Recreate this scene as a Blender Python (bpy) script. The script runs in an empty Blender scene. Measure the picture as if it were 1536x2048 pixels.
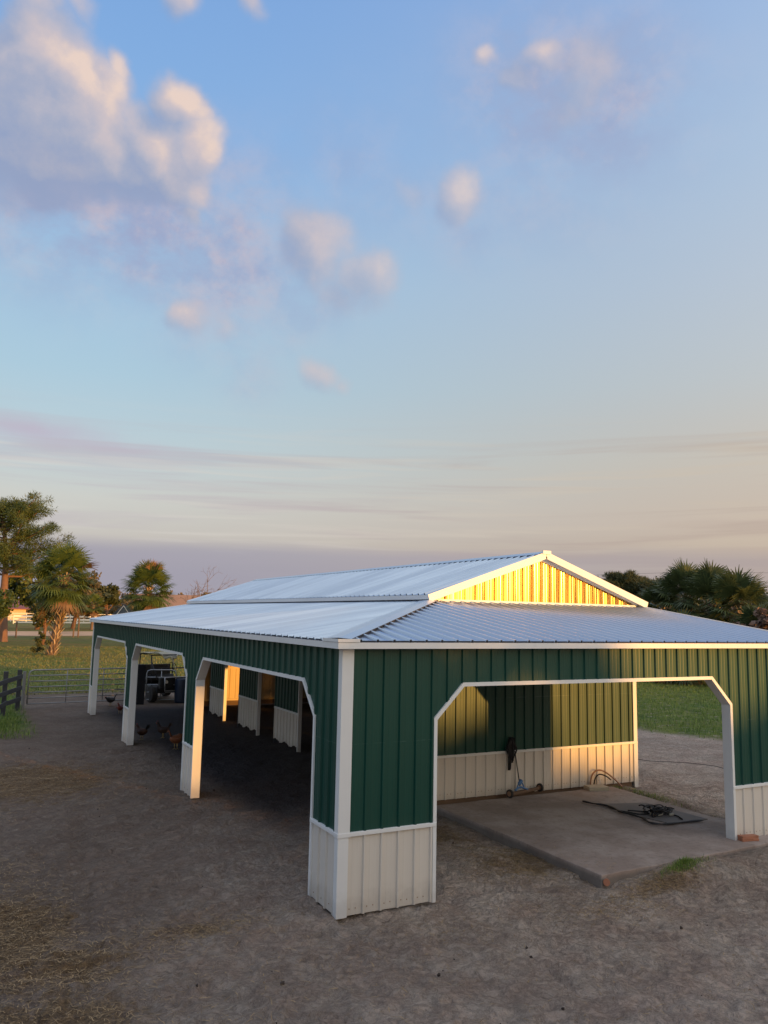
import bpy, bmesh, math, random
import numpy as np
from mathutils import Vector, Matrix
random.seed(7); rng = np.random.default_rng(7)
R = math.radians
S = bpy.context.scene
COL = S.collection

# ------------------------------------------------------------------ camera
cd = bpy.data.cameras.new('camera'); cam = bpy.data.objects.new('camera', cd); COL.objects.link(cam); S.camera = cam
YAW, PITCH, ROLL = .4852, .1309, .0201
fw = Vector((math.sin(YAW)*math.cos(PITCH), math.cos(YAW)*math.cos(PITCH), math.sin(PITCH)))
rt = Vector((math.cos(YAW), -math.sin(YAW), 0)); up = rt.cross(fw)
c_, s_ = math.cos(ROLL), math.sin(ROLL)
rt2 = rt*c_ + up*s_; up2 = up*c_ - rt*s_
CAM = Vector((-4.0808, -8.6964, 3.4463))
M = Matrix((rt2, up2, -fw)).transposed().to_4x4(); M.translation = CAM
cam.matrix_world = M
cd.sensor_fit = 'VERTICAL'; cd.sensor_height = 24.0; cd.lens = 1581.95*24/2048
cd.clip_start = .1; cd.clip_end = 6000
S.render.resolution_x = 768; S.render.resolution_y = 1024
S.view_settings.view_transform = 'Standard'; S.view_settings.look = 'None'
S.view_settings.exposure = 0; S.view_settings.gamma = 1

# ------------------------------------------------------------------ sun
SD = Vector((.4027, -.9153, .0760)).normalized()          # towards the sun
sl = bpy.data.lights.new('sun', 'SUN'); sl.energy = 5.0; sl.angle = R(.6); sl.color = (1, .47, .10)
so = bpy.data.objects.new('sun', sl); COL.objects.link(so)
so.rotation_euler = SD.to_track_quat('Z', 'Y').to_euler()

# ------------------------------------------------------------------ node helpers
class NT:
    def __init__(s, nt): s.t = nt; s.n = nt.nodes; s.l = nt.links
    def new(s, typ, **kw):
        n = s.n.new(typ)
        for k, v in kw.items(): setattr(n, k, v)
        return n
    def put(s, sock, v):
        if v is None: return
        if isinstance(v, bpy.types.NodeSocket): s.l.new(v, sock)
        else: sock.default_value = v
    def math(s, op, a, b=None, c=None, clamp=False):
        n = s.new('ShaderNodeMath', operation=op); n.use_clamp = clamp
        for i, v in enumerate((a, b, c)): s.put(n.inputs[i], v)
        return n.outputs[0]
    def vmath(s, op, a, b=None, out=0):
        n = s.new('ShaderNodeVectorMath', operation=op)
        s.put(n.inputs[0], a)
        if b is not None: s.put(n.inputs[1], b)
        return n.outputs[out]
    def mix(s, f, a, b, mode='MIX'):
        n = s.new('ShaderNodeMix', data_type='RGBA', blend_type=mode)
        s.put(n.inputs[0], f); s.put(n.inputs[6], a); s.put(n.inputs[7], b)
        return n.outputs[2]
    def noise(s, vec, scale, detail=4, rough=.55, dist=0, out=0):
        n = s.new('ShaderNodeTexNoise'); s.put(n.inputs['Vector'], vec)
        n.inputs['Scale'].default_value = scale; n.inputs['Detail'].default_value = detail
        n.inputs['Roughness'].default_value = rough; n.inputs['Distortion'].default_value = dist
        return n.outputs[out]
    def ramp(s, f, stops, interp='LINEAR'):
        n = s.new('ShaderNodeValToRGB'); n.color_ramp.interpolation = interp
        e = n.color_ramp.elements
        while len(e) < len(stops): e.new(.5)
        for q, (p, c) in zip(e, stops):
            q.position = p; q.color = (c[0], c[1], c[2], 1) if not isinstance(c, (int, float)) else (c, c, c, 1)
        s.put(n.inputs[0], f); return n.outputs[0]
    def smooth(s, v, a, b):
        n = s.new('ShaderNodeMapRange', interpolation_type='SMOOTHSTEP')
        s.put(n.inputs[0], v); n.inputs[1].default_value = a; n.inputs[2].default_value = b
        return n.outputs[0]
    def comb(s, x, y, z):
        n = s.new('ShaderNodeCombineXYZ')
        for i, v in enumerate((x, y, z)): s.put(n.inputs[i], v)
        return n.outputs[0]
    def sep(s, v):
        n = s.new('ShaderNodeSeparateXYZ'); s.put(n.inputs[0], v); return n.outputs
def lin(r, g, b):
    f = lambda v: (v/255/12.92 if v/255 <= .04045 else ((v/255+.055)/1.055)**2.4)
    return (f(r), f(g), f(b))

# ------------------------------------------------------------------ world: Nishita sky + thin evening haze + clouds
W = bpy.data.worlds.new('World'); S.world = W; W.use_nodes = True
w = NT(W.node_tree); W.node_tree.nodes.clear()
sky = w.new('ShaderNodeTexSky', sky_type='NISHITA'); sky.sun_disc = False
sky.sun_elevation = math.asin(SD.z); sky.sun_rotation = math.atan2(SD.x, SD.y)
sky.air_density = 1.2; sky.dust_density = 2.0; sky.ozone_density = 2.0
tc = w.new('ShaderNodeTexCoord'); D = tc.outputs['Generated']
x, y, z = w.sep(w.vmath('NORMALIZE', D))
az = w.math('MULTIPLY', w.math('ARCTAN2', x, y), 180/math.pi)
el = w.math('MULTIPLY', w.math('ARCSINE', z), 180/math.pi)
AE = w.comb(az, el, 0.0)
# clear-air colour by elevation, for the cool left and the warm right of the view
e01 = w.math('DIVIDE', el, 45.0, clamp=True)
left = w.ramp(e01, [(0, lin(166,160,168)), (.06, lin(168,164,176)), (.11, lin(200,194,190)), (.17, lin(206,206,202)), (.25, lin(190,208,216)), (.36, lin(174,204,222)), (.52, lin(162,198,228)), (.70, lin(136,180,230)), (1, lin(118,162,222))])
right = w.ramp(e01, [(0, lin(168,156,150)), (.08, lin(180,165,155)), (.15, lin(192,179,170)), (.24, lin(192,186,178)), (.36, lin(182,190,196)), (.5, lin(173,189,208)), (.68, lin(158,186,218)), (1, lin(124,165,222))])
clear = w.mix(w.smooth(az, 2, 58), left, right)
# sky model tints the clear air
nish = w.mix(1.0, sky.outputs[0], (.3, .3, .3, 1), 'MULTIPLY')
# glow around the sun behind the viewpoint
dt = w.vmath('DOT_PRODUCT', w.vmath('NORMALIZE', D), tuple(Vector((SD.x, SD.y, 0)).normalized()), out=1)
glow = w.math('POWER', w.math('MULTIPLY_ADD', dt, .5, .5), 3.0)
gcol = w.ramp(e01, [(0, (1.0,.52,.17)), (.16, (1.05,.70,.38)), (.4, (1.0,.92,.78)), (1, (.9,.9,.88))])
gcol = w.mix(1.0, gcol, (1.85,1.85,1.85,1), 'MULTIPLY')
clear = w.mix(w.math('MULTIPLY', glow, .9), clear, gcol)
# unseen bright overhead sky, added to lift the fill light on the ground
clear = w.mix(w.smooth(el, 50, 68), clear, (.94, .88, .90, 1))
clear = w.mix(.08, clear, nish)
# clouds: every lump is a direction (azimuth, elevation), an angular radius and a weight
CUM = [(9.8, 30.9, 1.6, .85), (8.6, 32.0, 1.0, .6), (0.6, 33.4, 2.44, 1), (3.0, 32.9, 2.23, 1), (5.0, 32.8, 1.99, 1), (1.6, 30.4, 3.12, 1.1), (4.9, 30.5, 2.93, 1.1), (8.0, 29.6, 2.42, 1), (10.8, 29.8, 2.15, 1), (13.3, 31.0, 1.54, 1), (11.3, 33.4, 1.48, 0.95), (12.6, 33.1, 1.19, 0.9), (13.6, 29.0, 1.57, 0.9), (12.8, 27.0, 1.08, 0.7), (7.0, 34.8, 0.95, 0.8), (7.3, 33.8, 0.8, 0.7), (2.8, 27.8, 2.94, 0.8), (6.5, 27.6, 2.12, 0.7), (-2.6, 29.3, 4.12, 1), (1.0, 36.4, 1.56, 0.7), (3.9, 36.9, 1.33, 0.55), (10.8, 38.7, 1.23, 0.7), (16.3, 39.3, 1.07, 0.68), (22.5, 26.0, 2.33, 0.93), (21.3, 27.3, 1.66, 0.68), (26.8, 23.8, 2.14, 0.78), (24.5, 22.8, 1.86, 0.58), (12.9, 20.2, 1.34, 0.7), (15.4, 20.0, 1.43, 0.45), (33.3, 29.5, 1.7, 1.03), (28.9, 29.4, 1.25, 0.53), (35.2, 37.5, 0.86, 0.82), (39.1, 36.9, 0.93, 0.77), (37.3, 35.8, 1.09, 0.77), (42.6, 36.0, 2.31, 0.72), (40.7, 34.0, 1.71, 0.64), (22.1, 17.1, 1.69, 0.58), (24.0, 16.3, 1.28, 0.48)]
HAZ = [(3.0, 26.5, 4.5, 0.8), (9.5, 25.6, 3.6, .75), (38.5, 35.5, 4.0, .6), (43.5, 34.5, 4.2, .65), (16.4, 27.4, 3.92, 0.6), (15.5, 23.8, 4.7, 0.6), (11.9, 24.7, 3.25, 0.5), (19.6, 22.5, 3.77, 0.45), (40.0, 33.2, 5.78, 0.5), (47.2, 33.7, 4.3, 0.3), (24.7, 30.2, 3.9, 0.3), (7.6, 25.6, 2.81, 0.55), (33.6, 26.8, 1.99, 0.4), (17.7, 17.4, 2.09, 0.35), (30.5, 28.4, 2.3, 0.3), (2.7, 25.7, 3.6, 0.4)]
WRM = [(5.7, 32.7, 1.72, 1), (4.2, 33.5, 1.39, 0.8), (12.0, 34.0, 0.88, 0.9), (13.6, 31.4, 1.69, 1), (10.7, 30.7, 1.21, 0.6), (7.0, 34.8, 0.7, 0.6), (23.1, 25.7, 1.27, 0.8), (33.3, 29.6, 1.29, 0.9), (27.1, 24.3, 1.19, 0.5), (35.2, 37.7, 0.72, 0.5), (13.5, 28.0, 0.95, 0.6), (21.3, 17.3, 1.06, 0.5), (12.7, 20.5, 0.83, 0.5), (2.2, 34.3, 1.35, 0.5)]
CUM += [(-40,24,14,.8),(-75,30,16,.8),(95,26,14,.6),(130,20,16,.6),(-120,18,18,.6),(170,34,14,.5)]
def dirv(a, e): return (math.sin(R(a))*math.cos(R(e)), math.cos(R(a))*math.cos(R(e)), math.sin(R(e)))
def lumps(T, vec, L, comb='MAXIMUM'):
    acc = None
    for a, e, r, st in L:
        q = T.math('SUBTRACT', 1.0, T.vmath('DOT_PRODUCT', vec, dirv(a, e), out=1))
        q = T.math('MULTIPLY', T.math('EXPONENT', T.math('MULTIPLY', q, -.85/(1-math.cos(R(r))))), st)
        acc = q if acc is None else (T.math('ADD', acc, q) if comb == 'ADD' else T.math('MAXIMUM', T.math('MULTIPLY_ADD', q, .35, acc), q))
    return acc
g = bpy.data.node_groups.new('cloud_density', 'ShaderNodeTree')
g.interface.new_socket('Vector', in_out='INPUT', socket_type='NodeSocketVector')
g.interface.new_socket('Density', in_out='OUTPUT', socket_type='NodeSocketFloat')
G = NT(g); gi = G.new('NodeGroupInput'); go = G.new('NodeGroupOutput')
v0 = gi.outputs[0]
wv = G.vmath('MULTIPLY', G.vmath('SUBTRACT', G.noise(v0, 9, 4, .55, out=1), (.5, .5, .5)), (.075, .075, .06))
vv = G.vmath('NORMALIZE', G.vmath('ADD', v0, wv))
acc = G.math('MINIMUM', lumps(G, vv, CUM), 1.25)
n1 = G.noise(v0, 14, 8, .58); n2 = G.noise(G.vmath('ADD', v0, (3, 7, 0)), 42, 5, .6)
dn = G.math('ADD', G.math('MULTIPLY', G.math('SUBTRACT', n1, .5), 1.0), G.math('MULTIPLY', G.math('SUBTRACT', n2, .5), .50))
G.l.new(G.math('ADD', acc, G.math('MULTIPLY', dn, G.math('MULTIPLY_ADD', acc, .5, .12))), go.inputs[0])
def dens(vec):
    n = w.new('ShaderNodeGroup'); n.node_tree = g; w.put(n.inputs[0], vec); return n.outputs[0]
DN = w.vmath('NORMALIZE', D)
d0 = dens(DN); d1 = dens(w.vmath('NORMALIZE', w.vmath('ADD', DN, (.014, -.009, .020))))
hz = w.math('MULTIPLY', lumps(w, DN, HAZ), w.math('MULTIPLY_ADD', w.noise(w.vmath('MULTIPLY', DN, (1,1,1.6)), 11, 7, .62), 2.6, -.62))
clear = w.mix(w.math('MULTIPLY', hz, 1.25, clamp=True), clear, w.mix(w.smooth(w.noise(DN, 16, 6, .6), .4, .65), (*lin(158,170,202), 1), (*lin(190,184,200), 1)))
alpha = w.math('MULTIPLY', w.smooth(d0, .22, .64), w.math('MULTIPLY_ADD', w.smooth(d0, .3, 1.0), .35, .65))
shade = w.math('ADD', .33, w.math('MULTIPLY', w.math('SUBTRACT', d0, d1), .75), clamp=True)
shade = w.math('ADD', shade, w.math('MULTIPLY', lumps(w, DN, WRM), .27))
shade = w.math('SUBTRACT', shade, w.math('MULTIPLY', lumps(w, DN, [(1.8,28.6,3.4,1),(7.3,27.2,3.0,.9),(-3,31,4,.7),(13.5,27.3,1.3,.5),(21.3,27.2,1.6,.6)]), .20))
fine = w.noise(DN, 26, 6, .62)
shade = w.math('ADD', shade, w.math('MULTIPLY', w.math('SUBTRACT', fine, .5), .55), clamp=True)
ccol = w.ramp(shade, [(0, lin(148,162,194)), (.25, lin(166,172,194)), (.5, lin(188,184,196)), (.75, lin(208,194,196)), (1, lin(238,212,196))])
full = w.mix(w.math('MULTIPLY', alpha, w.math('SUBTRACT', .92, w.math('MULTIPLY', w.smooth(az, 15, 34), .30))), clear, ccol)
# two long flat clouds low on the left
AEW = w.vmath('ADD', AE, w.vmath('MULTIPLY', w.vmath('SUBTRACT', w.noise(AE, .3, 3, .5, out=1), (.5,.5,.5)), (3,.8,0)))
for a, e, ra, re, st in ((3,11.8,4.2,.75,.75),(8,11.1,4.4,.4,.5)):
    dd = w.vmath('MULTIPLY', w.vmath('SUBTRACT', AEW, (a, e, 0)), (1/ra, 1/re, 0))
    full = w.mix(w.math('MULTIPLY', w.math('EXPONENT', w.math('MULTIPLY', w.vmath('DOT_PRODUCT', dd, dd, out=1), -1.0)), st), full, (*lin(190,178,196), 1))
# flat streaks low down
stv = w.vmath('MULTIPLY', AE, (.035, .75, 0))
stn = w.noise(stv, 1.0, 5, .55, .6)
band = w.math('MULTIPLY', w.smooth(el, 1.0, 5.0), w.math('SUBTRACT', 1.0, w.smooth(el, 10, 15)))
stf = w.math('MULTIPLY', w.smooth(stn, .47, .68), w.math('MULTIPLY', band, .55))
full = w.mix(stf, full, w.mix(w.smooth(az, 2, 55), (*lin(188,178,188), 1), (*lin(178,160,150), 1)))
stn2 = w.noise(w.vmath('ADD', stv, (4, 9, 0)), 1.6, 4, .5, .4)
stf2 = w.math('MULTIPLY', w.smooth(stn2, .5, .7), w.math('MULTIPLY', band, .45))
full = w.mix(stf2, full, w.mix(w.smooth(az, 2, 55), (*lin(216,212,206), 1), (*lin(204,190,172), 1)))
# dusky bank on the horizon
bank = w.math('MULTIPLY', w.math('SUBTRACT', 1.0, w.smooth(w.math('ADD', el, w.math('MULTIPLY', w.noise(w.vmath('MULTIPLY', AE, (.06, .3, 0)), 1, 3), 1.2)), 4.6, 5.9)), w.math('MULTIPLY_ADD', w.smooth(az, 5, 50), -.45, .8))
full = w.mix(bank, full, (*lin(160,157,172), 1))
full = w.mix(1.0, full, (1/.12, 1/.12, 1/.12, 1), 'MULTIPLY')
bg = w.new('ShaderNodeBackground'); bg.inputs['Strength'].default_value = .12
w.l.new(full, bg.inputs['Color'])
wo = w.new('ShaderNodeOutputWorld'); w.l.new(bg.outputs[0], wo.inputs[0])
W.cycles.sampling_method = 'MANUAL'; W.cycles.sample_map_resolution = 512

# ------------------------------------------------------------------ materials
def mat(name, base=(.5,.5,.5), rough=.6, metal=0.0, coat=0.0, var=.0, vscale=3.0, bump=0.0, bscale=20.0, bstretch=(1,1,1), rvar=0.0, spec=None, fn=None, bdet=5):
    m = bpy.data.materials.new(name); m.use_nodes = True
    t = NT(m.node_tree); b = m.node_tree.nodes['Principled BSDF']
    b.inputs['Roughness'].default_value = rough; b.inputs['Metallic'].default_value = metal
    b.inputs['Coat Weight'].default_value = coat; b.inputs['Coat Roughness'].default_value = .42
    if spec is not None: b.inputs['Specular IOR Level'].default_value = spec
    P = t.new('ShaderNodeNewGeometry').outputs['Position']
    c = (*base, 1)
    if var:
        n = t.noise(P, vscale, 5, .6)
        f = t.math('MULTIPLY_ADD', n, 2*var, 1-var)
        c = t.mix(1.0, (*base, 1), t.comb(f, f, f), 'MULTIPLY')
    if rvar:
        t.put(b.inputs['Roughness'], t.math('MULTIPLY_ADD', t.noise(P, 4, 4), rvar, rough-rvar/2))
    if fn: c = fn(t, P, c, b) or c
    t.put(b.inputs['Base Color'], c)
    if bump:
        bn = t.new('ShaderNodeBump'); bn.inputs['Strength'].default_value = 1; bn.inputs['Distance'].default_value = bump
        t.put(bn.inputs['Height'], t.noise(t.vmath('MULTIPLY', P, bstretch), bscale, bdet, .6)); t.put(b.inputs['Normal'], bn.outputs[0])
    return m
def panel_dirt(t, P, c, b):      # splashed mud along the foot of the panels, faint runs
    _, _, z = t.sep(P)
    n = t.noise(P, 7, 6, .65)
    f = t.math('MULTIPLY', t.math('SUBTRACT', 1.0, t.smooth(t.math('ADD', z, t.math('MULTIPLY', n, -.35)), -.12, .16)), .25)
    c = t.mix(f, c, (.20, .155, .12, 1))
    runs = t.noise(t.vmath('MULTIPLY', P, (9, 9, .5)), 1.0, 4)
    return t.mix(t.math('MULTIPLY', t.smooth(runs, .55, .8), .07), c, (.30, .27, .24, 1))
def green_wear(t, P, c, b):
    runs = t.noise(t.vmath('MULTIPLY', P, (6, 6, .35)), 1.0, 5)
    c = t.mix(t.math('MULTIPLY', t.smooth(runs, .5, .8), .30), c, (.003, .062, .050, 1))
    _, _, z = t.sep(P)
    ln = t.math('SUBTRACT', 1.0, t.smooth(t.math('ABSOLUTE', t.math('SUBTRACT', z, 1.93)), .002, .006))
    c = t.mix(t.math('MULTIPLY', ln, t.math('MULTIPLY', t.smooth(t.noise(P, 5, 3), .4, .6), .35)), c, (.12, .2, .18, 1))
    f = t.math('MULTIPLY', t.math('SUBTRACT', 1.0, t.smooth(z, .9, 1.5)), t.smooth(t.noise(P, 3, 5), .4, .7))
    return t.mix(t.math('MULTIPLY', f, .10), c, (.06, .07, .055, 1))
MT = {}
MT['green'] = mat('green_panel', (.0008, .054, .038), .42, 0, .0, .10, 1.2, .004, 1.3, (1,1,.35), .08, spec=.5, fn=green_wear)
MT['tan'] = mat('tan_panel', (.70, .645, .565), .42, 0, .1, .05, 1.5, .003, 1.6, (1,1,.4), .15, fn=panel_dirt)
MT['white'] = mat('white_trim', (.78, .78, .76), .42, 0, .1, .06, 2.5, .001, 4, fn=panel_dirt)
def roof_wear(t, P, c, b):
    n = t.noise(t.vmath('MULTIPLY', P, (.6, .6, .6)), 1.0, 5)
    t.put(b.inputs['Roughness'], t.math('MULTIPLY_ADD', n, .16, .23))
    s = t.noise(P, 9, 5, .7)
    return t.mix(t.math('MULTIPLY', t.smooth(s, .6, .8), .12), c, (.45, .47, .5, 1))
MT['roof'] = mat('galvalume_roof', (.54, .61, .71), .30, .75, 0, .06, .8, .006, 1.0, (3.2,.22,.3), fn=roof_wear, bdet=2)
def roof_streaks(t, P, c, b):     # sheets differ in tone; painted light and dark streaks stand in for rib lines
    c = roof_wear(t, P, c, b)
    n = t.math('ADD', t.math('MULTIPLY', t.noise(t.vmath('MULTIPLY', P, (.10, 1.1, .3)), 1.0, 2), .5), t.math('MULTIPLY', t.noise(t.vmath('MULTIPLY', P, (.25, 5.0, .5)), 1.0, 4, .7), .5))
    return t.mix(t.smooth(n, .38, .60), t.mix(1.0, c, (.78, .80, .84, 1), 'MULTIPLY'), c)
MT['roofside'] = mat('galvalume_roof_side', (.45, .55, .68), .30, .75, 0, .06, .8, .008, 1.0, (.22,3.2,.3), fn=roof_streaks, bdet=2)  # same metal as the roof, painted darker against bright reflections on left slopes
def gable_fn(t, P, c, b):
    n = t.noise(t.vmath('MULTIPLY', P, (7, 7, .8)), 1.0, 4, .5)
    t.put(b.inputs['Roughness'], t.math('MULTIPLY_ADD', n, .2, .14)); return c
MT['bare'] = mat('sun_tinted_galvalume', (.44, .32, .125), .30, .95, 0, .05, 2, .014, 1.0, (4, 4, .45), fn=gable_fn, bdet=1)  # evening sun's gold tinted into the grey metal's base colour
MT['liner'] = mat('liner_panel', (.44, .33, .19), .45, .1, 0, .08, 2, .002, 2)
MT['dark_gap'] = mat('closure_foam', (.03, .03, .035), .9)
MT['steel'] = mat('galvanised_tube', (.42, .43, .44), .45, .6, 0, .15, 6)
MT['gate'] = mat('gate_tube', (.30, .29, .28), .5, .35, 0, .2, 8)
def wood_fn(t, P, c, b):
    g_ = t.noise(t.vmath('MULTIPLY', P, (3, 3, 14)), 2, 6, .65)
    return t.mix(t.math('MULTIPLY', g_, .8), c, (.06, .045, .035, 1))
MT['wood'] = mat('weathered_board', (.22, .13, .075), .85, 0, 0, .2, 4, .006, 12, (1,1,4), fn=wood_fn)
MT['darkwood'] = mat('dark_fence_wood', (.045, .045, .05), .85, 0, 0, .3, 5, .008, 10, (3,3,1))
MT['tar'] = mat('tarred_post', (.012, .013, .018), .9, 0, 0, .3, 5, .01, 9, (4,4,1))
MT['black'] = mat('black_strap', (.012, .011, .013), .6, 0, 0, .2, 20, .003, 60)
MT['rubber'] = mat('rubber', (.03, .028, .027), .75, 0, 0, .2, 9, .003, 30)
MT['mat'] = mat('stall_mat', (.17, .15, .14), .85, 0, 0, .35, 2.5, .004, 25)
MT['blue'] = mat('blue_plastic', (.08, .20, .42), .45)
MT['hub'] = mat('rusty_hub', (.30, .17, .10), .6, .3, 0, .3, 30)
MT['brick'] = mat('orange_brick', (.36, .15, .085), .85, 0, 0, .25, 14, .004, 50)
MT['paver'] = mat('paver_stone', (.42, .37, .28), .85, 0, 0, .2, 12, .004, 40)
MT['hose'] = mat('rusty_hose', (.36, .20, .12), .5)
MT['canopy'] = mat('cream_canopy', (.66, .62, .48), .75, 0, 0, .12, 3)
MT['blackmetal'] = mat('black_metal', (.025, .026, .03), .45, .2)
MT['barrel'] = mat('navy_barrel', (.010, .022, .05), .5)
MT['fencewhite'] = mat('white_rail', (.80, .74, .64), .5)
MT['redroof'] = mat('red_roof', (.20, .07, .06), .5, .2)
MT['shedwall'] = mat('tan_siding', (.62, .44, .28), .7, 0, 0, .1, 1)
MT['brownroof'] = mat('brown_shingle', (.27, .17, .12), .85, 0, 0, .2, .6)
MT['shedblue'] = mat('slate_siding', (.07, .085, .11), .7)
MT['comb'] = mat('hen_comb', (.45, .02, .015), .6)
MT['henblack'] = mat('hen_black', (.012, .011, .012), .6, 0, 0, .3, 60)
MT['henred'] = mat('hen_red', (.19, .035, .018), .65, 0, 0, .4, 50)
MT['henbrown'] = mat('hen_brown', (.08, .035, .02), .65, 0, 0, .4, 50)
MT['henginger'] = mat('hen_ginger', (.20, .07, .028), .65, 0, 0, .4, 50)
MT['hendark'] = mat('hen_dark', (.045, .024, .018), .65, 0, 0, .5, 50)
MT['henleg'] = mat('hen_leg', (.35, .25, .10), .6)
def leafmat(name, a, b_, rough=.55, trans=.25, third=None):
    m = bpy.data.materials.new(name); m.use_nodes = True; t = NT(m.node_tree); b = m.node_tree.nodes['Principled BSDF']
    at = t.new('ShaderNodeAttribute', attribute_name='rnd').outputs['Fac']
    stops = [(0, a), (1, b_)] if third is None else [(0, a), (.8, b_), (1, third)]
    c = t.ramp(at, stops); t.put(b.inputs['Base Color'], c); b.inputs['Roughness'].default_value = rough
    tr = t.new('ShaderNodeBsdfTranslucent'); t.put(tr.inputs[0], c)
    mx = t.new('ShaderNodeMixShader'); mx.inputs[0].default_value = trans
    t.l.new(b.outputs[0], mx.inputs[1]); t.l.new(tr.outputs[0], mx.inputs[2])
    t.l.new(mx.outputs[0], m.node_tree.nodes['Material Output'].inputs[0]); return m
MT['palmleaf'] = leafmat('palm_leaf', (.036, .075, .024), (.15, .20, .05), .42, .2)
MT['palmdark'] = leafmat('palm_leaf_dark', (.020, .042, .020), (.13, .16, .06), .42, .2)
MT['palmdead'] = leafmat('palm_dead', (.12, .06, .03), (.30, .18, .09), .8, .2)
MT['needle'] = leafmat('pine_needle', (.035, .066, .016), (.10, .135, .028), .6, .2, (.13, .09, .03))
MT['leaf'] = leafmat('broad_leaf', (.028, .045, .018), (.095, .105, .036), .6, .2)
MT['warmleaf'] = leafmat('dry_leaf', (.07, .07, .035), (.22, .16, .08), .7, .2)
MT['bare_twig'] = mat('bare_twig', (.20, .14, .11), .85)
MT['brownbush'] = leafmat('brown_twigs', (.10, .06, .045), (.22, .14, .10), .85, .05)
MT['pinebark'] = mat('pine_bark', (.19, .105, .07), .9, 0, 0, .35, 2.5, .03, 4, (1,1,.4))
MT['palmbark'] = mat('palm_trunk', (.17, .115, .08), .9, 0, 0, .3, 6, .02, 8)
MT['boot'] = leafmat('palm_boot', (.10, .06, .035), (.62, .47, .32), .8, .0)
MT['straw'] = leafmat('straw', (.16, .10, .045), (.55, .38, .19), .75, .1)
MT['grass'] = leafmat('grass_blade', (.06, .14, .02), (.27, .34, .07), .6, .25)
MT['lawn'] = leafmat('lawn_blade', (.07, .11, .022), (.34, .29, .08), .6, .25)
MT['clod'] = mat('manure_clod', (.05, .036, .028), .95, 0, 0, .4, 30)
MT['concrete'] = None

# ------------------------------------------------------------------ object helpers
def tag(o, label, cat, group=None, kind=None):
    o['label'] = label; o['category'] = cat
    if group: o['group'] = group
    if kind: o['kind'] = kind
    return o
def mesh_obj(name, me, m, parent=None, smooth=False):
    o = bpy.data.objects.new(name, me); COL.objects.link(o)
    for q in (m if isinstance(m, (list, tuple)) else [m]): me.materials.append(q)
    if parent is not None: o.parent = parent; o.matrix_parent_inverse = parent.matrix_world.inverted() if False else Matrix()
    if smooth:
        me.polygons.foreach_set('use_smooth', [True]*len(me.polygons))
    return o
def empty(name, loc=(0,0,0), rz=0):
    o = bpy.data.objects.new(name, None); COL.objects.link(o); o.location = loc; o.rotation_euler = (0,0,rz); o.empty_display_size = .3
    return o
class B:                       # mesh builder in the parent's local coordinates
    def __init__(s, o=(0,0,0)): s.v = []; s.f = []; s.mi = []; s.o = Vector(o); s.r = []
    def vert(s, p): s.v.append(tuple(Vector(p)-s.o)); return len(s.v)-1
    def face(s, ps, mi=0):
        s.f.append([s.vert(p) for p in ps]); s.mi.append(mi)
    def box(s, a, b, mi=0):
        x0,y0,z0 = a; x1,y1,z1 = b
        if x0 > x1: x0,x1 = x1,x0
        if y0 > y1: y0,y1 = y1,y0
        if z0 > z1: z0,z1 = z1,z0
        k = len(s.v)
        for q in ((x0,y0,z0),(x1,y0,z0),(x1,y1,z0),(x0,y1,z0),(x0,y0,z1),(x1,y0,z1),(x1,y1,z1),(x0,y1,z1)): s.vert(q)
        for q in ((3,2,1,0),(4,5,6,7),(0,1,5,4),(1,2,6,5),(2,3,7,6),(3,0,4,7)): s.f.append([k+i for i in q]); s.mi.append(mi)
        return s
    def beam(s, p, q, w_, h_, upv=(0,0,1), mi=0):
        p, q = Vector(p), Vector(q); d = (q-p).normalized(); u = Vector(upv)
        if abs(d.dot(u)) > .98: u = Vector((0,1,0))
        a = d.cross(u).normalized()*w_/2; b = a.cross(d).normalized()*h_/2
        k = len(s.v)
        for c in (p, q):
            for e in (-a-b, a-b, a+b, -a+b): s.vert(c+e)
        for t in ((0,1,2,3),(7,6,5,4),(0,4,5,1),(1,5,6,2),(2,6,7,3),(3,7,4,0)): s.f.append([k+i for i in t]); s.mi.append(mi)
        return s
    def tube(s, pts, r, n=8, mi=0, cap=True, squash=1.0):
        pts = [Vector(p) for p in pts]; rs = r if isinstance(r, (list, tuple)) else [r]*len(pts)
        k = len(s.v); prev = None
        for i, p in enumerate(pts):
            d = (pts[min(i+1, len(pts)-1)]-pts[max(i-1, 0)]).normalized()
            if prev is None:
                u = Vector((0,0,1)) if abs(d.z) < .9 else Vector((1,0,0)); a = d.cross(u).normalized()
            else: a = (prev-d*prev.dot(d)).normalized()
            prev = a; b = d.cross(a)
            for j in range(n):
                t = 2*math.pi*j/n; s.vert(p+(a*math.cos(t)+b*math.sin(t)*squash)*rs[i])
        for i in range(len(pts)-1):
            for j in range(n):
                s.f.append([k+i*n+j, k+i*n+(j+1)%n, k+(i+1)*n+(j+1)%n, k+(i+1)*n+j]); s.mi.append(mi)
        if cap:
            s.f.append([k+j for j in range(n)][::-1]); s.mi.append(mi)
            s.f.append([k+(len(pts)-1)*n+j for j in range(n)]); s.mi.append(mi)
        return s
    def build(s, name, m, parent=None, smooth=False, bevel=0):
        me = bpy.data.meshes.new(name); me.from_pydata(s.v, [], s.f); me.update()
        o = mesh_obj(name, me, m, parent, smooth)
        if any(s.mi): me.polygons.foreach_set('material_index', s.mi)
        bm = bmesh.new(); bm.from_mesh(me); bmesh.ops.recalc_face_normals(bm, faces=bm.faces); bm.to_mesh(me); bm.free()
        if bevel:
            md = o.modifiers.new('bevel', 'BEVEL'); md.width = bevel; md.segments = 2; md.limit_method = 'ANGLE'
        return o
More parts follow.
